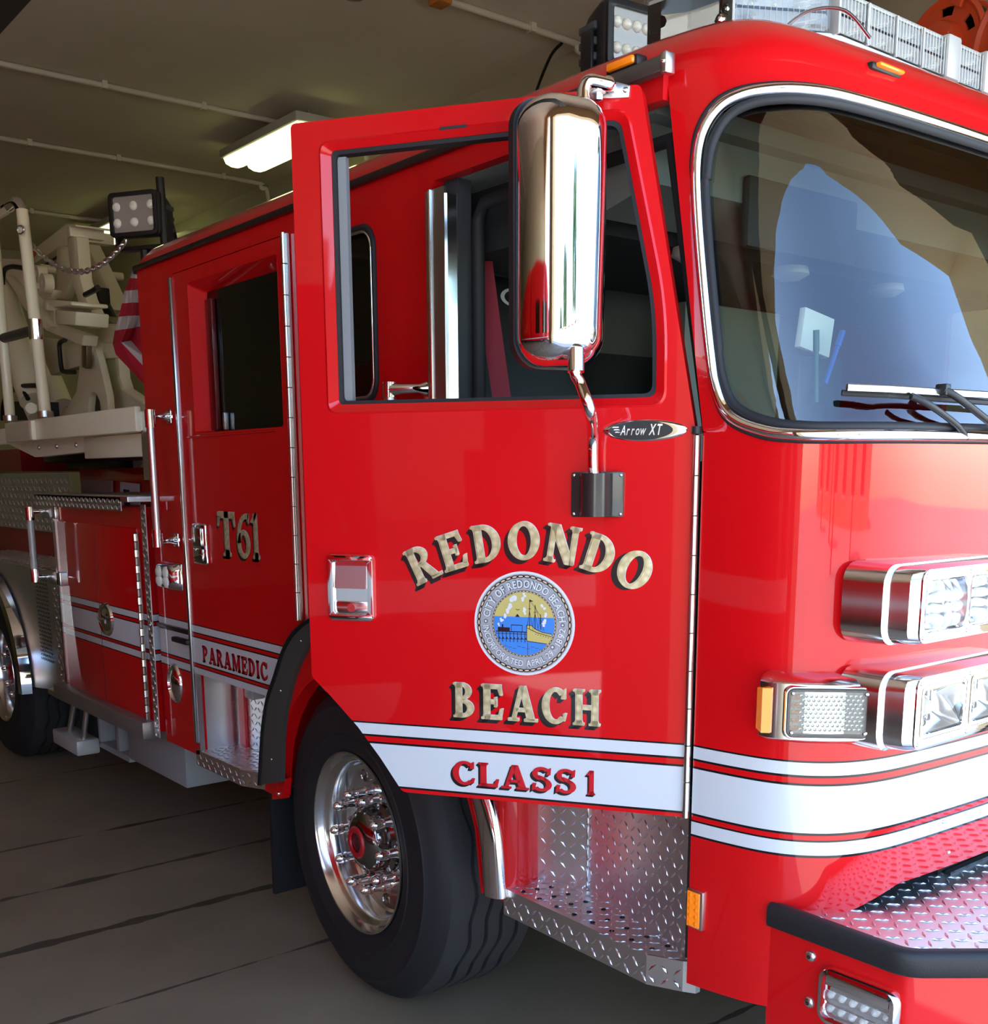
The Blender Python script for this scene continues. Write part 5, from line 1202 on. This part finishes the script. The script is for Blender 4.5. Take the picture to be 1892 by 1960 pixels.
bp = [on(912, 470, 1, .20), on(925, 500, 1, .20), on(938, 600, 1, .20), on(952, 700, 1, .20), on(966, 800, 1, .20)]
def ribbon(pts, wv, w_, t=.002):
    wv = V(wv).normalized(); n_ = V((0, 0, 1)).cross(wv)
    return loft([[V(p)-wv*w_/2-n_*t, V(p)+wv*w_/2-n_*t, V(p)+wv*w_/2+n_*t, V(p)-wv*w_/2+n_*t] for p in pts])
part('seat_belt', ribbon([bp[1], bp[2], bp[3], bp[4]], RT, .052), BELT, ST)
gd = on(915, 482, 1, .20)
part('belt_guide', tube([gd+V((0, 0, .0))+RT*.026*math.cos(t)+V((0, 0, .014*math.sin(t))) for t in [2*PI*k/16 for k in range(16)]], .008, 8, closed=True), BLACK, ST, smooth=60)
part('belt_anchor', tube([gd+V((0, 0, .012)), gd+V((-.03, .02, .06)), gd+V((-.06, .04, .10))], .014, 8), BLACK, ST, smooth=60)
dsh = part('dashboard', loft([[(1.15, y, 1.02), (1.10, y, 1.62), (1.16, y, 1.70), (1.35, y, 1.745), (1.68, y, 1.745), (1.72, y, 1.50), (1.72, y, 1.02)] for y in (.12, 2*YC-.12)]), mat('dashboard_teal_grey', (.030, .042, .046), .6), smooth=40, label='dark dashboard below the windshield')
part('overhead_console', loft([[(1.20, y, 2.47), (1.20, y, 2.34), (1.02, y, 2.30), (.92, y, 2.34), (.90, y, 2.47)] for y in (.10, 2*YC-.10)]), INTG, label='grey green overhead panel inside cab')
part('overhead_panel', box((.30, .16, 2.30), (.90, 2*YC-.16, 2.46)), INT)
part('equipment_panel', box((.46, .98, 1.75), (.52, 1.46, 2.25)), INTG)
part('engine_cover', loft([[(.05, y, 1.02), (.05, y, 1.52), (1.1, y, 1.55), (1.15, y, 1.02)] for y in (.92, 1.52)]), INT, bevel=.03)
for y in (.42, 1.85):
    part('sun_visor', box((1.20, y-.02, 2.24), (1.225, y+.42, 2.40)), INT, bevel=.01)
for y, x in ((.55, .92), (1.0, .9), (1.5, .9)):
    part('map_lamp', lathe([(.001, 0), (.05, 0), (.055, -.02), (.03, -.035), (.001, -.038)], 20, Matrix.Translation((x, y, 2.30))), mat('lamp_white', (.6, .6, .56), .4), smooth=50)
sw_ = part('steering_wheel', tube([V((1.16, 1.88, 1.86))+V((.10*math.sin(t), .21*math.cos(t), .19*math.sin(t)*.75)) for t in [2*PI*k/28 for k in range(28)]], .016, 8, closed=True), BLACK, smooth=60)
part('steering_column', cyl((1.40, 1.88, 1.66), (1.16, 1.88, 1.86), .035, 10), BLACK, sw_, smooth=40)

# ================================================================== TRAILER BODY, TURNTABLE AND AERIAL LADDER
def z1(x, y): return (x/3.92, 350+y/3.92)
def zz(pts): return [z1(*p) for p in pts]
TP = part('trailer_side_plate', plate(2.2, .345, frame((-5.6, .30, 1.39), (1, 0, 0), (0, 0, 1)), pitch=.046, L=.021, wd=.0065, ht=.0045), PLATE, label='diamond plate panel above the rear wheel')
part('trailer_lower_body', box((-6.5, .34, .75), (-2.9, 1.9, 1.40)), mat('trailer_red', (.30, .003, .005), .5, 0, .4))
part('trailer_red_body', box((-4.2, .62, 1.40), (-1.56, 2.0, 1.84)), RED, bevel=.01)
part('panel_strip', box((-3.75, .60, 1.775), (-3.2, .62, 1.785)), SATIN)
sk = part('warning_placard', side_panel([XZ(157, 918, .60), XZ(213, 920, .60), XZ(213, 950, .60), XZ(157, 945, .60)], (), .60, .012), mat('placard_pink', (.55, .30, .28), .5))
part('warning_placard', side_panel([XZ(230, 922, .60), XZ(264, 926, .60), XZ(264, 955, .60), XZ(230, 952, .60)], (), .60, .012), STICK)
part('placard_drawing', side_panel([XZ(236, 936, .586), XZ(247, 938, .586), XZ(247, 950, .586), XZ(236, 949, .586)], (), .586, .002), BLACKP, sk)
q0 = XZ(0, 850, .75); q1 = XZ(262, 896, .75)
part('turntable_skirt', plate(.62, .20, frame((-4.5, .78, 1.78), (1, 0, 0), (0, 0, 1)), pitch=.033), PLATE)
part('turntable_skirt', plate(.85, .17, frame((-3.1, .55, 1.76), (1, 0, 0), (0, 0, 1)), pitch=.033), PLATE)
part('turntable_ring', cyl((-3.6, 1.22, 1.80), (-3.6, 1.22, 1.95), .95, 40), BLACK, smooth=40)
part('skirt_corner', box((-1.68, .05, 1.70), (-1.52, .12, 1.98)), PLATE)
part('black_box', box((-3.9, .45, 1.76), (-3.2, .7, 1.90)), BLACK)
# white platform
PF = part('turntable_platform', loft([[(-3.66, .12, z), (-3.56, .04, z), (-1.66, .04, z), (-1.66, .9, z), (-3.0, 2.4, z), (-4.9, 2.4, z), (-4.9, .5, z)] for z in (1.905, 1.935, 1.985)]), CREAM, label='cream steel turntable platform', bevel=.006)
part('platform_edge', box((-3.57, .02, 1.90), (-1.66, .05, 2.005)), CREAM, PF, bevel=.008)
part('platform_edge', box((-4.9, .10, 1.90), (-3.6, .13, 1.99)), CREAM, PF, bevel=.008)
part('platform_rib', box((-3.10, .0, 1.90), (-3.02, .03, 2.0)), CREAM, PF, bevel=.006)
part('platform_support', loft([[(-3.9, y, 1.905), (-1.9, y, 1.905), (-2.2, y, 1.84), (-3.4, y, 1.82)] for y in (.12, .18)]), CREAM, PF)
part('platform_support', box((-2.55, .10, 1.80), (-1.75, .14, 1.90)), CREAM, PF, bevel=.006)
for k in range(5): part('platform_bolt', dome((-3.3+.3*k, .115, 1.87), (0, -1, 0), .012, .01), SATIN, PF, smooth=60)
# rail posts, cross rail and chain
p1t, p1b = S(42, 402, .10), S(88, 800, .10); p2t, p2b = S(-2, 560, .10), S(20, 806, .10)
RP = part('rail_post', cyl(p1b, p1t, .030, 16), CREAM, smooth=40, label='pale round handrail post on platform')
part('post_foot', cyl(p1b, p1b+(p1t-p1b)*.03, .040, 16), SATIN, RP, smooth=40)
j1 = p1b+(p1t-p1b)*.43
part('post_clamp', cyl(j1-V((0, 0, .05)), j1+V((0, 0, .05)), .036, 16), CHROME, RP, smooth=40)
part('top_elbow', tube(smooth_path([p1t-V((0, 0, .06)), p1t+V((-.01, 0, .0)), p1t+V((-.08, 0, .05)), p1t+V((-.26, 0, .055))], 5), .030, 14), CHROME, RP, smooth=60)
part('top_rail', cyl(p1t+V((-.20, 0, .055)), p1t+V((-1.4, 0, .055)), .030, 14), CREAM, RP, smooth=40)
part('cross_rail', cyl(j1, j1+V((-1.1, 0, .02)), .026, 14), FENM, RP, smooth=40)
RP2 = part('rail_post', cyl(p2b, p2t+V((0, 0, .35)), .028, 16), CREAM, smooth=40)
part('post_foot', cyl(p2b, p2b+V((0, 0, .03)), .038, 16), SATIN, RP2, smooth=40)
c0_, c1_ = S(44, 448, .12), S(240, 462, .30)
CH = part('safety_chain_hook', tube([S(40+6*math.cos(t), 440+8*math.sin(t), .07) for t in [2*PI*k/14 for k in range(14)]], .006, 6, closed=True), SATIN, smooth=60)
nl = 34
for k in range(nl):
    t = (k+.5)/nl; p = c0_.lerp(c1_, t)+V((0, 0, -.16*4*t*(1-t)))
    t2 = (k+1.1)/nl; d = (c0_.lerp(c1_, t2)+V((0, 0, -.16*4*t2*(1-t2)))-p).normalized(); side = d.cross(V((0, 0, 1))).normalized(); up_ = side.cross(d)
    v_ = up_ if k % 2 else side
    part('chain_link', tube([p+d*.024*math.cos(a)+v_*.012*math.sin(a) for a in [2*PI*j/8 for j in range(8)]], .0045, 5, closed=True), SATIN, CH, smooth=60)
# turntable pedestal plates
yA, yB = .80, 1.55
ped = zz([(440, 1785), (570, 1560), (598, 1340), (612, 1190), (640, 1152), (672, 1152), (700, 1190), (740, 1330), (800, 1590), (815, 1785), (762, 1785), (745, 1640), (720, 1585), (690, 1568), (668, 1600), (660, 1700), (665, 1785)])
AL = part('ladder_pedestal', pix_prism(ped, yA, yA+.05), CREAM, bevel=.01, label='cream flared pedestal plate with arched opening')
part('arch_backing', pix_prism(zz([(640, 1785), (640, 1560), (780, 1560), (780, 1785)]), yA+.10, yA+.12), mat('arch_grey', (.22, .23, .23), .5), AL)
part('rear_pedestal_plate', pix_prism(zz([(800, 1785), (780, 1560), (800, 1330), (860, 1300), (900, 1500), (960, 1580), (1080, 1650), (1090, 1785)]), yA+.14, yA+.20), CREAM, AL, bevel=.01)
part('pedestal_rib', pix_prism(zz([(860, 1310), (885, 1305), (900, 1460), (925, 1540), (1075, 1640), (1075, 1665), (910, 1560), (880, 1480)]), yA+.08, yA+.15), CREAM, AL, bevel=.006)
part('pivot_boss', cyl(S(*z1(650, 1230), yA-.03), S(*z1(650, 1230), yA-.03)+V((0, .12, 0)), .055, 24), CREAM, AL, smooth=40)
part('pivot_arm', pix_prism(zz([(610, 1210), (622, 1175), (645, 1180), (648, 1360), (640, 1395), (612, 1385)]), yA-.06, yA-.02), mat('bronze_lever', (.20, .14, .07), .4, .6), AL, bevel=.008)
part('gear_case', pix_prism(zz([(715, 1080), (760, 1060), (880, 1055), (885, 1200), (740, 1205)]), yA+.05, yA+.30), CREAM, AL, bevel=.02)
part('gear_case_cover', pix_prism(zz([(765, 1068), (868, 1062), (872, 1195), (768, 1195)]), yA+.02, yA+.06), CREAM, AL, bevel=.015)
part('gear_case_base', pix_prism(zz([(705, 1200), (885, 1195), (890, 1312), (720, 1322)]), yA+.06, yA+.30), CREAM, AL, bevel=.01)
# raising frame struts
RFm = part('raising_frame', pix_prism(zz([(500, 410), (572, 400), (580, 480), (600, 715), (640, 860), (705, 1010), (712, 1062), (660, 1092), (640, 1075), (580, 880), (530, 715)]), .75, .83), CREAM, bevel=.008, label='cream steel lifting frame struts')
part('strut', pix_prism(zz([(585, 470), (645, 445), (760, 690), (868, 925), (900, 960), (895, 1050), (855, 1055), (818, 1035), (822, 960), (740, 800)]), 1.20, 1.30), CREAM, RFm, bevel=.008)
part('strut', pix_prism(zz([(600, 560), (625, 555), (735, 780), (700, 800)]), 1.35, 1.42), CREAM, RFm, bevel=.006)
part('strut', pix_prism(zz([(425, 480), (512, 470), (540, 715), (510, 770), (500, 820), (478, 870), (418, 868)]), .86, .92), CREAM, RFm, bevel=.006)
part('channel_head', pix_prism(zz([(494, 308), (566, 312), (566, 328), (520, 325), (528, 400), (500, 410)]), .73, .95), CREAM, RFm, bevel=.005)
part('channel_head', pix_prism(zz([(535, 375), (585, 355), (630, 358), (636, 440), (585, 450), (560, 410)]), .95, 1.15), CREAM, RFm, bevel=.005)
part('gusset', pix_prism(zz([(690, 860), (745, 800), (800, 880), (830, 950), (790, 985), (740, 960)]), 1.10, 1.18), CREAM, RFm, bevel=.006)
part('dark_hydraulics', pix_prism(zz([(640, 830), (735, 780), (745, 900), (800, 1000), (700, 990)]), 1.0, 1.08), BLACK, RFm, bevel=.01)
# ladder base section running back and upwards to the left
LD = part('aerial_ladder', pix_prism(zz([(140, 580), (494, 308), (512, 470), (430, 490), (250, 612), (150, 640)]), .98, 1.05), CREAM, bevel=.008, label='cream aerial ladder base section')
part('ladder_number', pix_prism(zz([(246, 512), (266, 500), (266, 545), (248, 556)]), .972, .978), ORANGE, LD)
part('ladder_truss', pix_prism(zz([(-260, 560), (130, 572), (215, 700), (230, 860), (370, 1055), (625, 1140), (612, 1222), (345, 1110), (190, 955), (40, 770), (-260, 640)]), .70, .80), CREAM, LD, bevel=.01)
part('ladder_truss', pix_prism(zz([(30, 700), (60, 690), (230, 880), (380, 1075), (360, 1110), (200, 950)]), .66, .71), CREAM, LD, bevel=.006)
part('ladder_rung', cyl(S(*z1(300, 640), .9), S(*z1(300, 640), .9)+V((0, .6, 0)), .03, 10), CREAM, LD, smooth=40)
part('hose_guide', pix_prism(zz([(270, 600), (420, 500), (425, 520), (285, 625)]), 1.2, 1.26), BLACK, LD)
part('base_rail', pix_prism(zz([(300, 1160), (620, 1200), (610, 1370), (380, 1445), (330, 1330)]), .92, 1.0), CREAM, LD, bevel=.01)
for cx_, cy_, r_ in ((305, 685, .042), (352, 755, .046)):
    c = S(*z1(cx_, cy_), .64); part('sheave', lathe([(.022, -.03), (r_*1.3, -.03), (r_*1.3, .03), (.022, .03)], 28, frame(c, (1, 0, 0), (0, 0, 1)), close=True), CREAM, LD, smooth=40)
part('sheave_bracket', pix_prism(zz([(275, 790), (400, 800), (380, 860), (330, 880), (290, 850)]), .66, .72), CREAM, LD, bevel=.008)
part('control_box', pix_prism(zz([(410, 950), (568, 965), (562, 1072), (412, 1058)]), .52, .72), CREAM, LD, bevel=.012)
part('control_box_bracket', pix_prism(zz([(328, 872), (530, 888), (535, 918), (400, 935), (355, 905), (352, 958), (328, 955)]), .50, .72), CREAM, LD, bevel=.01)
part('control_box_side', pix_prism(zz([(360, 910), (400, 935), (412, 1058), (380, 1030)]), .54, .70), CREAM, LD)
# lift cylinders
HC = part('lift_cylinder', tube([S(*z1(-90, 700), .62), S(*z1(20, 880), .62), S(*z1(215, 1480), .62), S(*z1(262, 1640), .62)], [.095, .11, .11, .10], 24), CREAM, smooth=40, label='large cream hydraulic lift cylinder')
part('cylinder_foot', tube([S(*z1(225, 1640), .62), S(*z1(265, 1760), .62)], [.06, .05], 16), CREAM, HC, smooth=40)
part('cylinder_pin', cyl(S(*z1(235, 1690), .46), S(*z1(235, 1690), .9), .035, 16), CREAM, HC, smooth=40)
part('lift_cylinder_far', tube([S(*z1(330, 1350), 1.3), S(*z1(470, 1680), 1.3)], .09, 18), CREAM, smooth=40)
HS = mat('hydraulic_hose', (.01, .01, .01), .4)
for k, pts in enumerate(([(20, 760), (30, 660), (80, 630), (150, 635), (190, 650)], [(490, 1178), (450, 1200), (448, 1260), (462, 1390), (480, 1415), (560, 1420)], [(90, 1560), (130, 1530), (210, 1522), (300, 1522)], [(20, 1780), (30, 1640), (90, 1560), (160, 1545), (210, 1620)], [(640, 840), (700, 810), (735, 785)])):
    part('hydraulic_hose', tube(smooth_path([S(*z1(*p), .55 if k != 1 else .85) for p in pts], 6), .016, 8), HS, smooth=60)
part('hose_reel_dark', pix_prism(zz([(90, 1640), (240, 1640), (250, 1780), (90, 1780)]), .9, 1.1), BLACK)
part('turntable_deck_machinery', box((-5.5, 1.0, 1.98), (-3.2, 1.9, 2.22)), BLUEGREY)
# tilted trailer body behind (continues out of frame)
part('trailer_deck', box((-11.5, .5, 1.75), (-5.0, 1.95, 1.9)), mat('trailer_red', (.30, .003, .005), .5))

# ================================================================== FLAG on the truck
FR = mat('flag_red', (.50, .012, .035), .75); FW = mat('flag_white', (.62, .58, .60), .75); FB = mat('flag_blue', (.012, .016, .07), .75)
fb = [((1005, 620), (1090, 640)), ((975, 715), (1095, 720)), ((940, 810), (1095, 800)), ((920, 905), (1095, 893)), ((895, 1005), (1095, 988)), ((865, 1110), (1100, 1070)), ((850, 1205), (1100, 1175))]
fm = MB()
def fpt(x, y, w_): return S(*z1(x, y), .5+.03*math.sin(w_*5)+.02*math.sin(w_*11))
for k in range(len(fb)-1):
    (a, b), (c, d) = fb[k], fb[k+1]; n = 8; top = []; bot = []
    for i in range(n+1):
        t = i/n; top.append(fpt(a[0]+(b[0]-a[0])*t, a[1]+(b[1]-a[1])*t, t+k*.13)); bot.append(fpt(c[0]+(d[0]-c[0])*t, c[1]+(d[1]-c[1])*t, t+(k+1)*.13))
    m_ = 1 if k % 2 == 0 else 0
    for i in range(n): fm.add([top[i], top[i+1], bot[i+1], bot[i]], [(0, 1, 2, 3)], m_)
for pts, m_ in (([(850, 1205), (905, 1192), (1100, 1400), (1100, 1525), (1000, 1420), (872, 1285)], 0), ([(905, 1192), (985, 1183), (1100, 1320), (1100, 1400)], 1), ([(985, 1183), (1100, 1175), (1100, 1320)], 0)):
    fm.add([fpt(x, y, (x-850)/250+.8) for x, y in pts], [tuple(range(len(pts)))], m_)
for pts in ([(1245, 190), (1290, 250), (1330, 400), (1345, 520), (1260, 600), (1235, 500), (1240, 300)],):
    fm.add([S(*z1(x, y), .55) for x, y in pts], [tuple(range(len(pts)))], 2)
for sx_, sy_ in ((1271, 366), (1275, 432)):
    st_ = []
    for k in range(10): r_ = 15 if k % 2 == 0 else 6; a = PI/2+PI*k/5; st_.append(S(*z1(sx_+r_*math.cos(a), sy_-r_*1.3*math.sin(a)), .545))
    fm.add(st_, [tuple(range(10))], 1)
fl_ = build('flag', fm, [FR, FW, FB], None, fixn=False, label='folded stars and stripes flag hanging behind the cab', cat='flag')
sm_ = fl_.modifiers.new('cloth', 'SOLIDIFY'); sm_.thickness = .003

# ================================================================== HOSE REEL hanging from the ceiling, top right
def hose_reel(hc, ax, label, R):
    HR = thing('hose_reel', (hc.x, hc.y, hc.z-R), label, 'hose reel', 'orange hose reels hanging from the ceiling')
    ax = V(ax).normalized(); RM = frame(hc, V((0, 0, 1)).cross(ax), (0, 0, 1))
    if (RM.to_3x3() @ V((0, 0, 1))).dot(ax) < 0: RM = frame(hc, -(V((0, 0, 1)).cross(ax)), (0, 0, 1))
    k = R/.20; RM = RM @ Matrix.Diagonal((k, k, k, 1))
    build('motor_cover', lathe([(.001, .07), (.045, .066), (.055, .045), (.098, .036), (.106, .01), (.106, -.03)], 40, RM), ORANGE, HR, smooth=35)
    slots = [[(.172*math.cos(a+da), .172*math.sin(a+da)) if r_ else (.132*math.cos(a+da), .132*math.sin(a+da)) for r_, da in ((1, -.22), (1, 0), (1, .22), (0, .22), (0, 0), (0, -.22))] for a in [2*PI*q_/6+.45 for q_ in range(6)]]
    build('reel_disc', panel([(.20*math.cos(2*PI*q_/48), .20*math.sin(2*PI*q_/48)) for q_ in range(48)], slots, .012, RM @ Matrix.Translation((0, 0, -.03))), ORANGE, HR)
    build('reel_flange', lathe([(.193, -.03), (.208, -.020), (.218, -.026), (.222, -.040), (.214, -.05)], 48, RM), ORANGE, HR, smooth=40)
    build('wound_hose', lathe([(.185, -.05), (.20, -.07), (.19, -.09), (.20, -.11), (.19, -.13), (.20, -.15), (.185, -.17), (.05, -.17)], 40, RM), BLACK, HR, smooth=60)
    build('reel_disc', lathe([(.001, -.18), (.215, -.18), (.222, -.19), (.215, -.20), (.001, -.20)], 40, RM), ORANGE, HR, smooth=40)
    top = (CZ-hc.z)/k
    build('mounting_bracket', panel([(-.07, 0), (.07, 0), (.05, top), (-.05, top)], (), .012, RM @ Matrix.Translation((0, 0, -.215))), ORANGE, HR, bevel=.004)
    build('bracket_arm', panel([(.06, .16), (.11, .13), (.15, .24), (.12, .40), (.06, .40), (.09, .26)], (), .02, RM @ Matrix.Translation((0, 0, .015))), ORANGE, HR, bevel=.004)
    build('bracket_arm', box((-.02, .38, -.215), (.13, .42, .02), RM), ORANGE, HR, bevel=.004)
    for q_ in range(4): a = 2*PI*q_/4+.4; build('cover_bolt', dome(RM @ V((.08*math.cos(a), .08*math.sin(a), .038)), ax, .008, .006), ORANGE, HR, smooth=60)
    return HR
hose_reel(S(1798, 88, 3.05), (-.12, -1., 0), 'orange enamelled hose reel with slotted disc hanging above the light bar', .185)
hose_reel(S(1958, 66, 2.5), (-.12, -1., 0), 'second orange hose reel cut off by the right edge of view', .21)
bmq = S(1620, 12, 3.2)
BM_ = thing('door_opener', (-.9, 3.6, 4.1), 'dark overhead door opener rail in the upper right corner', 'door opener')
DK = mat('opener_dark_steel', (.05, .045, .035), .55)
build('rail', box((-3.2, 3.54, 4.10), (.1, 3.66, 4.24)), DK, BM_, bevel=.01)
build('motor', box((-1.05, 3.45, 4.08), (-.75, 3.75, 4.30)), DK, BM_, bevel=.02)
for x_ in (-2.2, -.2): build('hanger_rod', box((x_, 3.58, 4.24), (x_+.03, 3.61, CZ)), GREYW, BM_)

# ================================================================== THINGS ON THE DASHBOARD
def on_dash(px, py, x=1.50): return on(px, py, 0, x)
pp = on_dash(1590, 640)                               # middle of the pad
rack = part('document_rack', box((1.42, pp.y-.07, 1.744), (1.475, pp.y+.09, pp.z-.045)), BLACK, dsh, bevel=.006)
part('rack_front', box((1.475, pp.y-.08, 1.744), (1.485, pp.y+.10, 1.80)), INT, dsh, bevel=.003)
nbm = Matrix.Translation((1.448, pp.y+.01, pp.z-.033)) @ Matrix.Rotation(PI/2, 4, 'Z') @ Matrix.Rotation(.16, 4, 'Y')
build('notepad', box((-.055, -.008, 0), (.055, .008, .085)).xf(nbm), mat('paper', (.80, .80, .70), .7), bevel=.002, label='small white notepad propped on the dashboard behind windshield', cat='notepad')
for (p0_, p1_, m_, lab) in (((1563, 770), (1563, 640), mat('pen_green', (.03, .12, .07), .4), 'dark green pen standing upright behind windshield beside notepad'), ((1580, 735), (1612, 640), mat('pen_blue', (.02, .09, .45), .4), 'blue pen leaning behind windshield beside notepad')):
    pa, pb = on_dash(*p0_, 1.505), on_dash(*p1_, 1.50)
    pa.z = max(pa.z, 1.748)
    t = thing('pen', pa, lab, 'pen', 'pens on the dashboard')
    build('barrel', cyl(pa, pb, .0055, 10), m_, t, smooth=40); build('cap', cyl(pb-(pb-pa)*.25, pb+(pb-pa)*.06, .0068, 10), m_, t, smooth=40)
    part('pen_clip', box((1.484, pa.y-.02, 1.744), (1.52, pa.y+.02, pa.z-.007)), BLACK, dsh)
